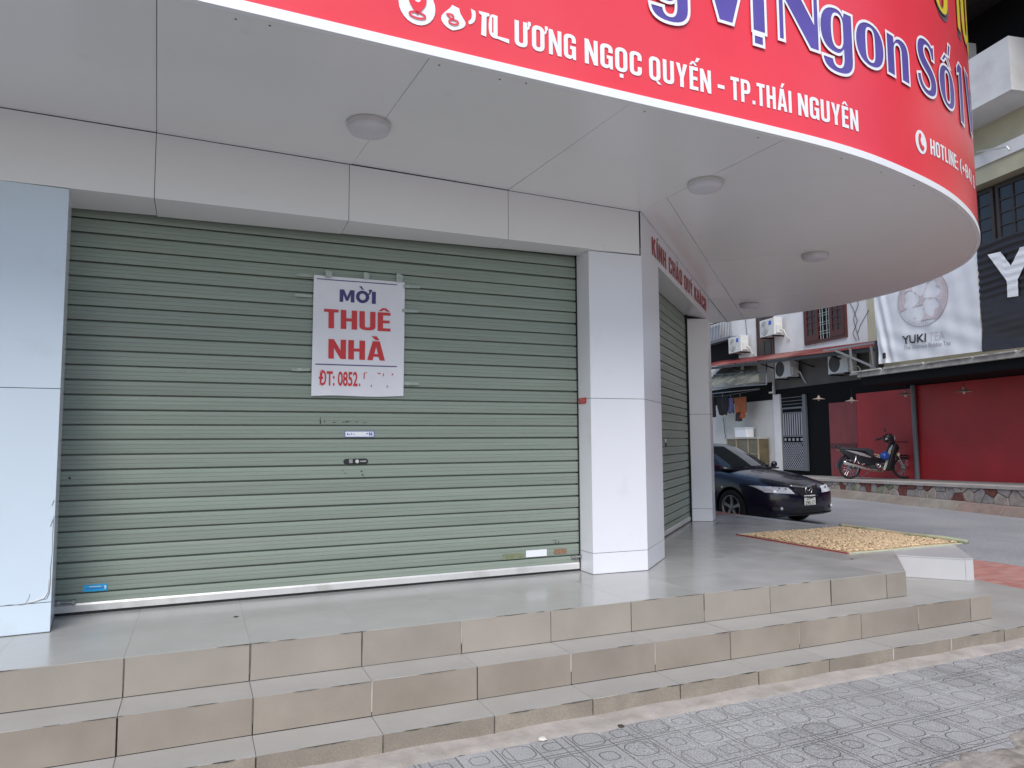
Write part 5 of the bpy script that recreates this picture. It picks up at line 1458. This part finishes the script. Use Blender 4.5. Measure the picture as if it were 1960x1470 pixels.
cloth('hanging_garment', 'narrow orange sleeve hanging below the orange jacket', 'garment', -7.88, -7.68, 1.92, 2.20, (.32, .085, .03), y=-.60, seed=5)
cloth('hanging_garment', 'dark rag hanging below the orange jacket', 'garment', -8.42, -8.0, 1.82, 2.18, (.05, .04, .045), y=-.50, seed=6)
ln = thing('clothes_line', 'thin line and pole carrying the laundry at the white wall', 'clothes line', fpos(-9, -.55, 2.9), FRZ)
MB().tube([(-2.2, 0, .0), (0, 0, -.06), (2.3, 0, .02)], .008, 6).build('line', M_PIPE, ln)
MB().tube([(-2.2, .03, .12), (2.3, .03, .05)], .018, 6).build('pole', M_STEEL, ln)
MB().tube([(-1.2, .5, -.9), (-1.14, .5, -1.5), (-1.05, .5, -1.72), (-1.16, .5, -1.74)], .012, 6).build('hanging_cord', M_IRON, ln)
ca = thing('glass_cabinet', 'worn glass display cabinet standing against the white wall', 'cabinet', fpos(-8.1, -.30, plat(-8.1)), FRZ)
hz = 1.18-plat(-8.1)
MB().box(-1.18, 1.12, -.2, .25, hz-.05, hz).build('top', mat('cabinet_top', (.45, .43, .38), rough=.6), ca)
M_CABF = mat('cabinet_frame', (.30, .26, .18), rough=.6, var=.2)
for x in (-1.12, -.42, .42, 1.10): MB().box(x-.025, x+.025, -.19, -.15, .1, hz-.05).build('upright', M_CABF, ca)
MB().box(-1.15, 1.12, -.14, .24, .05, hz-.06).build('inside', mat('cabinet_inside', (.11, .085, .045), rough=.7, var=.4, vs_=3), ca)
for z in (.35, .75): MB().box(-1.1, 1.1, -.185, -.16, z-.012, z+.012).build('shelf', M_CABF, ca)
for (a, b) in ((-1.09, -.45), (-.39, .39), (.45, 1.07)): MB().box(a, b, -.165, -.158, .12, hz-.07).build('pane', mat('dusty_glass', (.13, .12, .085), rough=.12, var=.3, vs_=2), ca)
for x in (-1.1, 1.08): MB().box(x-.03, x+.03, -.18, -.12, 0, .1).build('foot', M_CABF, ca)
bx = thing('white_box', 'small white box standing on the glass cabinet', 'box', fpos(-8.25, -.30, 1.18), FRZ)
MB().box(-.42, .42, -.14, .18, 0, .33).build('body', M_WHITE, bx, bevel=.015)
MB().box(-.44, .44, -.16, .2, .33, .38).build('lid', M_WHITE, bx, bevel=.01)

# ================================================================== PARKED CAR
M_PAINT = mat('navy_car_paint', (.005, .006, .019), rough=.25, spec=.4, var=.1, coat=.6)
M_CGLASS = mat('tinted_windscreen', (.030, .036, .036), rough=.03, spec=1.0, var=.1, coat=.5)
M_TYRE = mat('tyre_rubber', (.014, .014, .015), rough=.85, var=.2)
M_RIM = mat('alloy_rim', (.34, .33, .32), rough=.35, metal=.8, var=.1)
M_CHROME = mat('chrome', (.72, .73, .75), rough=.12, metal=1.0, var=.03)
M_LAMPGL = mat('headlamp_lens', (.62, .64, .68), rough=.08, spec=.8, var=.25, vs_=14)
M_AMBER = mat('amber_lens', (.65, .30, .08), rough=.15)
M_TRIM = mat('black_trim', (.012, .012, .014), rough=.5)
M_PLATE = mat('number_plate', (.66, .66, .62), rough=.45)
CZ = -.479
car = thing('parked_car', 'dark navy saloon car parked at the kerb beside the far column', 'car', (10.651, 5.326, CZ), R(-84.93))
car.scale = (1.03, 1.03, 1.04)
ST = [(.955,.20,.40,.50,.53), (.945,.36,.33,.535,.565), (.925,.50,.275,.575,.61), (.885,.64,.225,.62,.665), (.80,.75,.195,.665,.73), (.68,.82,.18,.705,.785), (.50,.865,.18,.75,.84), (.25,.885,.19,.805,.89), (0,.89,.20,.85,.935), (-.30,.89,.20,.89,.975),
      (-.45,.89,.20,.905,.985), (-1.2,.89,.20,.925,.965), (-2.2,.89,.20,.945,.975), (-2.7,.885,.20,.96,1.0), (-3.0,.87,.22,.975,1.03), (-3.4,.82,.28,.975,1.03), (-3.65,.72,.36,.93,.98), (-3.73,.55,.46,.84,.87)]
def interp(x):
    xs = [s[0] for s in ST]
    for i in range(len(ST)-1):
        if xs[i] >= x >= xs[i+1]:
            t = (xs[i]-x)/(xs[i]-xs[i+1])
            return [a+(b-a)*t for a, b in zip(ST[i][1:], ST[i+1][1:])]
    return ST[-1][1:]
xs = [.955, .95, .945, .935, .925, .91, .885, .85, .80, .74, .68, .60, .50, .38, .25, .12, 0, -.15, -.30, -.45, -.8, -1.2, -1.7, -2.2, -2.45, -2.7, -3.0, -3.2, -3.4, -3.55, -3.65, -3.70, -3.73]
def half(w, zb, zs, zc):
    zm = zb+(zs-zb)*.55
    return [(0, zb), (.70*w, zb), (.93*w, zb+.035), (.985*w, zb+.10), (w, zm), (.992*w, zs-.09), (.965*w, zs-.03), (.90*w, zs+.01), (.76*w, zs+(zc-zs)*.42), (.50*w, zs+(zc-zs)*.74), (.25*w, zs+(zc-zs)*.94), (0, zc)]
mb = MB(); q = []; secs = []
for x in xs:
    h = half(*interp(x)); full = h+[(-y, z) for y, z in h[-2:0:-1]]
    secs.append(full); q += [(x, y, z) for y, z in full]
n = len(secs[0])
fs = [tuple(range(n)), tuple((len(xs)-1)*n+i for i in range(n-1, -1, -1))]
for i in range(len(xs)-1):
    for k in range(n):
        l = (k+1) % n; fs.append((i*n+k, (i+1)*n+k, (i+1)*n+l, i*n+l))
mb.add(q, fs)
body0 = mb.build('body', M_PAINT, car, smooth=True)
cut = MB()
for (ax, sd) in ((0, -1), (0, 1), (-2.675, -1), (-2.675, 1)):
    cut.lathe([(0.001, 0), (.352, 0), (.352, .5), (0.001, .5)], 40, Matrix.Translation((ax, sd*.62, .325)) @ Matrix.Rotation(R(-90*sd), 4, 'X'))
co = cut.build('cut', M_TRIM, car)
md = body0.modifiers.new('b', 'BOOLEAN'); md.operation = 'DIFFERENCE'; md.object = co; md.solver = 'EXACT'
bpy.context.view_layer.update()
me = bpy.data.meshes.new_from_object(body0.evaluated_get(bpy.context.evaluated_depsgraph_get()))
body0.modifiers.clear(); body0.data = me
bpy.data.objects.remove(co)
bm = bmesh.new(); bm.from_mesh(me)
for f in bm.faces: f.smooth = True
for e in bm.edges:
    if len(e.link_faces) == 2 and e.calc_face_angle(0) > .7: e.smooth = False
bm.to_mesh(me)
bvh = BVHTree.FromBMesh(bm); bm.free()
def front(y, z, off=.004):
    h, nn, _, _ = bvh.ray_cast(Vector((3, y, z)), Vector((-1, 0, 0)))
    return tuple(h+nn.normalized()*off) if h else (.3, y, z)
def side(x, z, sg, off=.004):
    h, nn, _, _ = bvh.ray_cast(Vector((x, sg*3, z)), Vector((0, -sg, 0)))
    return tuple(h+Vector((0, sg, 0))*off) if h else (x, sg*.89, z)
def top(x, y, off=.004):
    h, nn, _, _ = bvh.ray_cast(Vector((x, y, 3)), Vector((0, 0, -1)))
    return tuple(h+Vector((0, 0, 1))*off) if h else (x, y, .9)
def fpatch(c, nu=14, nv=6, off=.005):
    """front patch over a quad given as 4 (y,z) corners"""
    m_ = MB()
    def fn(a, b):
        y = (c[0][0]*(1-a)+c[1][0]*a)*(1-b)+(c[3][0]*(1-a)+c[2][0]*a)*b
        z = (c[0][1]*(1-a)+c[1][1]*a)*(1-b)+(c[3][1]*(1-a)+c[2][1]*a)*b
        return front(y, z, off)
    return m_.grid(fn, nu, nv)
# greenhouse
BASE = [(-.26, 0, .985), (-.30, .34, .985), (-.46, .665, .965), (-.78, .765, .94), (-1.35, .80, .94), (-2.05, .80, .955), (-2.65, .765, .975), (-3.05, .66, 1.0), (-3.22, .35, 1.02), (-3.26, 0, 1.025)]
TOPL = [(-1.08, 0, 1.385), (-1.10, .30, 1.380), (-1.16, .50, 1.362), (-1.32, .555, 1.365), (-1.65, .585, 1.385), (-2.0, .585, 1.385), (-2.35, .56, 1.37), (-2.58, .50, 1.35), (-2.66, .30, 1.36), (-2.68, 0, 1.365)]
CRN = [(-1.35, 0, 1.430), (-1.36, .2, 1.426), (-1.40, .32, 1.418), (-1.50, .36, 1.418), (-1.70, .38, 1.425), (-2.0, .38, 1.425), (-2.2, .36, 1.418), (-2.35, .32, 1.41), (-2.4, .2, 1.415), (-2.42, 0, 1.418)]
def loop(h): return h+[(a, -b, c) for a, b, c in h[-2:0:-1]]
def spl(L_, t):
    i = min(int(t), len(L_)-2); u = t-i
    P0, P1, P2, P3 = (Vector(L_[max(i-1, 0)]), Vector(L_[i]), Vector(L_[i+1]), Vector(L_[min(i+2, len(L_)-1)]))
    return .5*((2*P1)+(P2-P0)*u+(2*P0-5*P1+4*P2-P3)*u*u+(-P0+3*P1-3*P2+P3)*u**3)
fine = lambda L_: [tuple(spl(L_, i*9/36)) for i in range(37)]
Bf, Tf, Cf = (loop(fine(x)) for x in (BASE, TOPL, CRN))
nl = len(Bf); mb = MB(); mb.v = [(a, b, c-.12) for a, b, c in Bf]+Bf+[tuple(Vector(a).lerp(Vector(b), .5)+Vector((0, 0, .012))) for a, b in zip(Bf, Tf)]+Tf+[tuple(Vector(a).lerp(Vector(b), .5)+Vector((0, 0, .012))) for a, b in zip(Tf, Cf)]+Cf
for r_ in range(5):
    for k in range(nl):
        l = (k+1) % nl; mb.f.append((r_*nl+k, r_*nl+l, (r_+1)*nl+l, (r_+1)*nl+k))
mb.f.append(tuple(5*nl+k for k in range(nl)))
roof = mb.build('roof', M_PAINT, car, smooth=True)
def glass(t0, t1, b0, b1, sg=1, off=.006, nu=16):
    def fn(a, b):
        if t0 < 0:
            t = t0+(t1-t0)*a; s_ = -1 if t < 0 else 1; t = abs(t)
        else: t = t0+(t1-t0)*a; s_ = sg
        B_, T_ = spl(BASE, t), spl(TOPL, t); bb = b0+(b1-b0)*b
        p = B_.lerp(T_, bb)+Vector((0, 0, .012*math.sin(bb*math.pi)))
        e = (T_-B_).normalized(); tg_ = (spl(BASE, min(9, t+.05))-spl(BASE, max(0, t-.05)))
        nn = Vector((-tg_.y*-1, -tg_.x, 0)); nn = tg_.cross(e).normalized()
        if nn.z < 0: nn = -nn
        p = p+nn*off
        return (p.x, p.y*s_, p.z)
    return MB().grid(fn, nu, 8)
ws = glass(-1.78, 1.78, .06, .95).build('windscreen', M_CGLASS, car, smooth=True)
for sg in (1, -1):
    glass(2.75, 4.75, .10, .86, sg).build('side_window', M_CGLASS, car, smooth=True)
    glass(4.85, 6.3, .10, .86, sg).build('side_window', M_CGLASS, car, smooth=True)
glass(7.9, 9, .1, .9, 1).build('rear_window', M_CGLASS, car, smooth=True)
glass(7.9, 9, .1, .9, -1).build('rear_window', M_CGLASS, car, smooth=True)
wp = MB()
for y0, y1 in ((-.55, .05), (.05, .58)):
    p = [Vector((-.33+.05*abs(y0), y0, 1.000)), Vector((-.34, (y0+y1)/2, 1.012)), Vector((-.40, y1-.03, 1.02))]
    wp.tube(p, .010, 6)
wp.build('wiper', M_TRIM, car)
mb = MB().box(-.50, -.26, -.66, .66, .952, .980); mb.build('cowl', M_TRIM, car)
# bonnet and door shut lines
sl = MB()
for sg in (1, -1):
    sl.tube([top(x, sg*y, .0015) for x, y in ((-.40, .74), (-.1, .72), (.25, .68), (.55, .58), (.72, .46), (.80, .36))], .004, 5)
    sl.tube([side(-.42, z, sg, .0005) for z in (.30, .45, .60, .75, .88)], .004, 5)
    sl.tube([side(-1.45, z, sg, .0005) for z in (.28, .45, .60, .75, .90)], .004, 5)
sl.build('shut_line', M_TRIM, car)
# grille, wing bar, emblem
fpatch([(-.17, .535), (.17, .535), (.30, .685), (-.30, .685)], off=.006).build('grille', M_TRIM, car, recalc=False)
gs = MB()
for z in (.56, .585, .61, .635, .66): gs.tube([front(y*(.20+.5*(z-.54)), z, .010) for y in (-1, -.5, 0, .5, 1)], .004, 4)
gs.build('grille_slat', mat('grille_mesh', (.03, .03, .035), rough=.4), car)
wg = MB().tube([front(y, .690-.02*(1-abs(y)/.33)+.012*abs(y)/.33, .012) for y in [i*.033 for i in range(-10, 11)]], .019, 6)
wg.build('chrome_bar', M_CHROME, car, smooth=True)
wg2 = MB()
for sg in (1, -1): wg2.tube([front(sg*y, z, .010) for y, z in ((.325, .695), (.26, .62), (.20, .545), (.15, .525), (.0, .52))], .012, 6)
wg2.build('grille_surround', M_PAINT, car, smooth=True)
fx0 = front(0, .632, .02)[0]
em = MB().tube([(fx0+.012, .082*math.cos(a), .632+.064*math.sin(a)) for a in [i*math.pi/16 for i in range(32)]], .009, 6, closed=True).build('emblem', M_CHROME, car, smooth=True)
ew = MB()
for sg in (1, -1): ew.tube([(fx0+.012, 0, .612), (fx0+.012, sg*.025, .640), (fx0+.012, sg*.052, .655), (fx0+.010, sg*.076, .652)], [.008, .009, .007, .005], 6)
ew.build('emblem_wing', M_CHROME, em, smooth=True)
# headlamps
for sg in (1, -1):
    hl = fpatch([(sg*.34, .582), (sg*.80, .612), (sg*.855, .718), (sg*.40, .682)], 22, 6, .006).build('headlight', M_LAMPGL, car, recalc=False, smooth=True)
    for (y, z, r_) in ((.50, .648, .034), (.615, .655, .036), (.71, .665, .026)):
        p = front(sg*y, z, .010)
        MB().lathe([(r_, 0), (r_*.8, .006), (r_*.3, -.004), (0, -.004)], 16, Matrix.Translation(p) @ Matrix.Rotation(R(90), 4, 'Y')).build('reflector', M_CHROME, hl, smooth=True)
    fg = fpatch([(sg*.50, .315), (sg*.74, .325), (sg*.73, .385), (sg*.53, .365)], 8, 4, .004).build('fog_recess', M_TRIM, car, recalc=False)
    p = front(sg*.62, .348, .008); MB().lathe([(.03, 0), (.024, .008), (0, .012)], 14, Matrix.Translation(p) @ Matrix.Rotation(R(90), 4, 'Y')).build('fog_lamp', M_LAMPGL, fg, smooth=True)
    p = side(-.20, .66, sg, .004); MB().lathe([(.022, 0), (.018, .006), (0, .009)], 12, Matrix.Translation(p) @ Matrix.Rotation(R(-90*sg), 4, 'X')).build('side_repeater', M_LAMPGL, car)
    m_ = MB().lathe([(.0, -.05), (.04, -.045), (.062, 0), (.055, .04), (0, .05)], 14, Matrix.Translation((-.66, sg*.97, 1.02)) @ Matrix.Rotation(R(90), 4, 'Y')).build('wing_mirror', M_PAINT, car, smooth=True)
    MB().bar((-.64, sg*.78, .95), (-.65, sg*.92, .99), .05, .03).build('mirror_arm', M_PAINT, m_)
fpatch([(-.42, .265), (.42, .265), (.36, .345), (-.36, .345)], 10, 3, .004).build('lower_intake', M_TRIM, car, recalc=False)
sp = MB().tube([front(y, .232+.02*(abs(y)/.7)**2, .010) for y in [i*.07 for i in range(-10, 11)]], .012, 6); sp.build('chin_spoiler', M_TRIM, car, smooth=True)
# number plate, two lines
px = front(0, .47, .012)[0]+.012
pl = MB().box(px, px+.008, -.140, .140, .385, .555).build('number_plate', M_PLATE, car, bevel=.004)
for body, x0, x1, z0, z1 in (('20A', -.085, .085, .480, .542), ('290.17', -.115, .115, .396, .458)):
    v, f = text_geo(body, x0, x1, z0, z1, bold=.012)
    for gv, gf in glyphs(v, f): MB().add([(px+.0095, a, b) for a, b in gv], gf).build('letter', M_TRIM, pl, recalc=False)
# wheels
def wheel_parts(parent, ax, sg):
    M0 = Matrix.Translation((ax, sg*.80, .315)) @ Matrix.Rotation(R(-90*sg), 4, 'X')
    w = MB().lathe([(.205, -.09), (.27, -.095), (.305, -.08), (.315, -.04), (.315, .04), (.305, .075), (.27, .092), (.215, .088), (.205, .07)], 40, M0).build('wheel', M_TYRE, parent, smooth=True)
    rim = MB().lathe([(.212, .08), (.216, .090), (.205, .092), (.195, .07), (.190, -.05)], 40, M0).build('rim', M_RIM, w, smooth=True)
    MB().lathe([(0.001, .02), (.192, .02), (.192, .0), (.001, .0)], 30, M0).build('brake_disc', M_IRON, w)
    sp_ = MB()
    for k in range(5):
        a = 2*math.pi*k/5+.3; ca, sa = math.cos(a), math.sin(a); tx, ty = -sa, ca
        pts = []
        for (r_, hw, z) in ((.03, .026, .070), (.12, .024, .066), (.20, .034, .078)):
            for s_ in (-1, 1): pts.append((ca*r_+tx*hw*s_, sa*r_+ty*hw*s_, z))
        pts += [(x, y, z-.03) for x, y, z in pts]
        sp_.add([M0 @ Vector(p) for p in pts], [(0, 1, 3, 2), (2, 3, 5, 4), (6, 8, 9, 7), (8, 10, 11, 9), (0, 2, 8, 6), (2, 4, 10, 8), (1, 7, 9, 3), (3, 9, 11, 5)])
    sp_.lathe([(0, .085), (.03, .083), (.045, .072), (.05, .04)], 16, M0)
    sp_.build('spoke', M_RIM, w, smooth=.5)
for ax in (0, -2.675):
    for sg in (-1, 1): wheel_parts(car, ax, sg)
MB().box(-3.2, .6, -.6, .6, .17, .30).build('underbody', M_TRIM, car)

# ================================================================== MOTORBIKE
M_BBLK = mat('black_bike_plastic', (.012, .013, .018), rough=.25, spec=.6, var=.15)
M_SEAT = mat('bike_seat_vinyl', (.03, .032, .042), rough=.5)
M_SILV = mat('silver_bike_panel', (.42, .42, .44), rough=.3, metal=.5)
M_ENG = mat('engine_metal', (.10, .10, .105), rough=.45, metal=.7, var=.3, vs_=20)
M_CREAMP = mat('cream_leg_shield', (.50, .48, .42), rough=.5)
bk0 = FM @ Vector((-.62, -1.62, 0)); 
bike = thing('motorbike', 'black underbone motorbike parked before the red wall', 'motorbike', (bk0.x, bk0.y, plat(-.62)+.012), FRZ+R(80.5))
bike.scale = (1.06, 1.06, 1.06)
bike.rotation_euler = (R(5), 0, FRZ+R(80.5))
def bwheel(parent, M0, name):
    w = MB().lathe([(.232, -.022), (.262, -.034), (.282, -.026), (.29, 0), (.282, .026), (.262, .034), (.232, .022)], 36, M0).build(name, M_TYRE, parent, smooth=True)
    MB().lathe([(.236, -.026), (.240, -.024), (.226, -.012), (.226, .012), (.240, .024), (.236, .026)], 36, M0).build('rim', M_CHROME, w, smooth=True)
    sp_ = MB()
    for k in range(28):
        a = 2*math.pi*k/28; b_ = a+(.5 if k % 2 else -.5); z = .018 if k % 4 < 2 else -.018
        sp_.tube([M0 @ Vector((.045*math.cos(b_), .045*math.sin(b_), z)), M0 @ Vector((.228*math.cos(a), .228*math.sin(a), 0))], .0028, 4)
    sp_.build('spoke', M_CHROME, w)
    MB().lathe([(.0, .05), (.03, .05), (.05, .035), (.055, .02), (.055, -.02), (.05, -.035), (.03, -.05), (0, -.05)], 18, M0).build('hub', M_STEEL, w, smooth=.6)
    return w
RX = Matrix.Rotation(R(90), 4, 'X')
bwheel(bike, Matrix.Translation((0, 0, .29)) @ RX, 'wheel')
# steered front end
steer = Matrix.Translation((1.30, 0, .60)) @ Matrix.Rotation(R(-14), 4, 'Z') @ Matrix.Translation((-1.30, 0, -.60))
bwheel(bike, steer @ Matrix.Translation((1.45, 0, .29)) @ RX, 'wheel')
fk = MB()
for sg in (1, -1): fk.tube([(1.46, sg*.075, .29), (1.32, sg*.075, .55)], [.026, .024], 10).tube([(1.33, sg*.075, .53), (1.24, sg*.07, .72)], .018, 8)
fk.xf(steer).build('front_fork', M_CHROME, bike, smooth=.6)
ff = MB()
for sg in (1, -1): ff.box(1.265, 1.31, sg*.075-.028, sg*.075+.028, .60, .68)
ff.xf(steer @ Matrix.Identity(4)).build('fork_reflector', mat('yellow_reflector', (.62, .60, .40), rough=.4), bike)
fdr = MB(); 
def fend(a, b, cx, r0, a0, a1, hw):
    an = R(a0+(a1-a0)*a); y = (b-.5)*2*hw
    rr_ = r0-.03*(abs(b-.5)*2)**2
    return (cx+rr_*math.cos(an), y, .29+rr_*math.sin(an))
fdr.grid(lambda a, b: fend(a, b, 1.45, .345, 28, 128, .055), 18, 6).xf(steer).build('front_fender', M_BBLK, bike, smooth=True, recalc=False)
MB().grid(lambda a, b: fend(a, b, 0, .36, 70, 178, .065), 18, 6).build('rear_fender', M_BBLK, bike, smooth=True, recalc=False)
# body panels (side outlines with thickness, rounded)
def sidepanel(name, pts, hw, m, n=1, bev=.02):
    return MB().prism_xz(pts, -hw, hw).build(name, m, bike, bevel=bev, seg=2, smooth=.6)
sidepanel('tail_body', [(-.30, .735), (-.06, .56), (.20, .44), (.50, .35), (.80, .40), (.84, .55), (.56, .60), (.50, .70), (-.10, .80), (-.33, .81)], .095, M_BBLK)
sidepanel('seat', [(-.36, .80), (.0, .775), (.35, .735), (.48, .63), (.54, .57), (.61, .60), (.585, .76), (.50, .805), (.25, .80), (.0, .825), (-.30, .845)], .115, M_SEAT, bev=.03)
for sg in (1, -1):
    MB().prism_xz([(-.20, .785), (.10, .735), (.32, .68), (.52, .585), (.50, .565), (.25, .625), (.02, .70)], sg*.097 if sg > 0 else -.104, .104 if sg > 0 else -.097).build('side_stripe', M_SILV, bike)
MB().box(-.335, -.27, -.07, .07, .745, .79).build('tail_lamp', mat('orange_lens', (.55, .16, .06), rough=.2), bike, bevel=.015)
MB().tube([(-.30, -.10, .83), (-.36, -.08, .87), (-.38, 0, .88), (-.36, .08, .87), (-.30, .10, .83)], .012, 8).build('grab_rail', M_BBLK, bike, smooth=True)
sidepanel('centre_spine', [(.52, .44), (.80, .44), (.92, .34), (1.0, .36), (1.02, .55), (1.13, .80), (1.06, .86), (.98, .66), (.82, .54), (.58, .60)], .055, M_BBLK)
MB().prism_xz([(.96, .62), (1.03, .80), (1.12, .90), (1.14, .84), (1.06, .70), (1.02, .55), (.98, .36), (.90, .22), (.86, .25), (.92, .45)], -.085, -.060).build('leg_shield_trim', M_CREAMP, bike, bevel=.008)
MB().prism_xz([(.66, .60), (.92, .56), (.97, .50), (.86, .50), (.70, .56)], -.07, -.05).build('leg_shield_trim', M_CREAMP, bike, bevel=.006)
sidepanel('leg_shield', [(.92, .24), (1.05, .19), (1.13, .38), (1.17, .62), (1.27, .80), (1.24, .92), (1.13, .94), (1.06, .72), (1.0, .50)], .135, M_BBLK, bev=.025)
# steering head
MB().prism_xz([(1.08, .93), (.96, .98), (.92, 1.06), (1.0, 1.14), (1.10, 1.19), (1.17, 1.12), (1.20, 1.0), (1.22, .92)], -.11, .11).xf(steer).build('handlebar_cowl', M_BBLK, bike, bevel=.035, seg=2, smooth=.6)
MB().lathe([(.085, 0), (.07, .03), (.03, .045), (0, .048)], 18, steer @ Matrix.Translation((1.185, 0, 1.06)) @ Matrix.Rotation(R(90), 4, 'Y')).build('headlight', M_LAMPGL, bike, smooth=True)
hb = MB()
for sg in (1, -1): hb.tube([(1.06, sg*.09, 1.03), (1.0, sg*.22, 1.04), (.90, sg*.34, 1.00)], .015, 8)
hb.xf(steer).build('handlebar', M_STEEL, bike, smooth=True)
for sg in (1, -1): MB().tube([(.97, sg*.25, 1.03), (.88, sg*.37, .985)], .024, 8).xf(steer).build('grip', M_BBLK, bike)
lv = MB()
for sg in (1, -1): lv.tube([(1.06, sg*.2, 1.03), (1.04, sg*.30, 1.02), (.98, sg*.38, .99)], .008, 6)
lv.xf(steer).build('brake_lever', M_CHROME, bike)
mr = MB()
for sg in (1, -1): mr.tube([(1.04, sg*.15, 1.05), (1.08, sg*.20, 1.16), (1.06, sg*.24, 1.22)], .007, 6)
mr.xf(steer).build('mirror_stalk', M_BBLK, bike)
ml = MB()
for sg in (1,): ml.lathe([(0, -.012), (.05, -.010), (.055, 0), (.05, .008), (0, .01)], 14, Matrix.Translation((1.06, sg*.25, 1.25)) @ Matrix.Rotation(R(80), 4, 'Y'))
ml.xf(steer).build('mirror', M_BBLK, bike)
MB().lathe([(0, 0), (.03, 0), (.03, .005), (0, .008)], 12, steer @ Matrix.Translation((.99, -.115, 1.04)) @ Matrix.Rotation(R(90), 4, 'X')).build('indicator', M_LAMPGL, bike)
# engine, exhaust, chain case, pegs, stand
MB().lathe([(0, .13), (.055, .13), (.075, .12), (.085, .09), (.085, -.09), (.075, -.12), (0, -.12)], 18, Matrix.Translation((.70, 0, .355)) @ RX).build('engine', M_ENG, bike, smooth=.6)
MB().prism_xz([(.52, .30), (.62, .26), (.80, .27), (.84, .40), (.72, .46), (.55, .42)], -.09, .09).build('crankcase', M_ENG, bike, bevel=.02)
MB().tube([(.80, 0, .37), (.97, 0, .41)], [.06, .07], 12).build('cylinder', M_ENG, bike)
MB().lathe([(.055, 0), (.050, .01), (.035, .012), (.03, .006), (0, .006)], 18, Matrix.Translation((.72, -.131, .36)) @ RX).build('clutch_cover', M_CHROME, bike, smooth=True)
ex = MB().tube([(-.24, -.135, .47), (-.21, -.135, .455), (.05, -.135, .40), (.30, -.135, .325), (.40, -.13, .285)], [.042, .056, .064, .060, .034], 14).build('exhaust', M_CHROME, bike, smooth=.7)
MB().tube([(.40, -.13, .285), (.55, -.10, .22), (.80, -.07, .19), (.95, -.04, .30)], .016, 8).build('exhaust_pipe', mat('heat_stained_pipe', (.36, .28, .18), rough=.35, metal=.8), ex, smooth=True)
sw = MB()
for sg in (1, -1): sw.bar((0, sg*.08, .29), (.55, sg*.06, .34), .03, .045)
sw.build('swing_arm', M_ENG, bike)
sa_ = MB()
for sg in (1, -1): sa_.tube([(.03, sg*.10, .31), (.13, sg*.10, .62)], .022, 10)
sa_.build('shock_absorber', M_CHROME, bike, smooth=True)
pg = MB()
pg.tube([(.74, -.24, .23), (.74, .24, .23)], .014, 8).tube([(.20, -.10, .38), (.30, -.19, .42)], .012, 8).tube([(.20, -.12, .40), (.14, -.12, .50)], .010, 6)
pg.build('footrest', M_CHROME, bike)
MB().tube([(.62, .06, .24), (.50, .14, .10), (.40, .20, .003)], .012, 8).build('side_stand', M_STEEL, bike)
MB().tube([(.97, -.05, .30), (.99, -.10, .24), (1.02, -.12, .20)], .012, 6).build('brake_pedal', mat('brassy_steel', (.32, .25, .15), rough=.4, metal=.7), bike)
MB().prism_xz([(.60, .64), (.72, .60), (.82, .585), (.84, .61), (.74, .645), (.64, .665)], -.06, .06).build('cable_bundle', mat('tan_bundle', (.36, .27, .18), rough=.7, var=.4, vs_=20), bike, bevel=.015)
# blue bundle hung on the bike
bm_ = Matrix.LocRotScale(bike.location, bike.rotation_euler.to_quaternion(), Vector((1.06,)*3))
bp_ = bm_ @ Vector((.90, -.10, .50))
bl = thing('blue_bundle', 'round blue bundle hanging on the front of the motorbike', 'bundle', tuple(bp_), FRZ+R(80.5))
mb = MB().lathe([(0.001, -.01), (.07, .0), (.12, .05), (.135, .11), (.115, .17), (.07, .215), (.02, .235), (.001, .24)], 22)
mb.v = [(x*(1+.06*math.sin(5*math.atan2(y, x))), y*.8*(1+.06*math.sin(5*math.atan2(y, x))), z) for x, y, z in mb.v]
mb.build('shell', mat('blue_plastic', (.02, .07, .30), rough=.3, var=.2, vs_=6), bl, smooth=True)
MB().tube([(0, 0, .235), (.05, 0, .30), (.12, .03, .34)], .010, 6).build('strap', M_BLACK, bl)
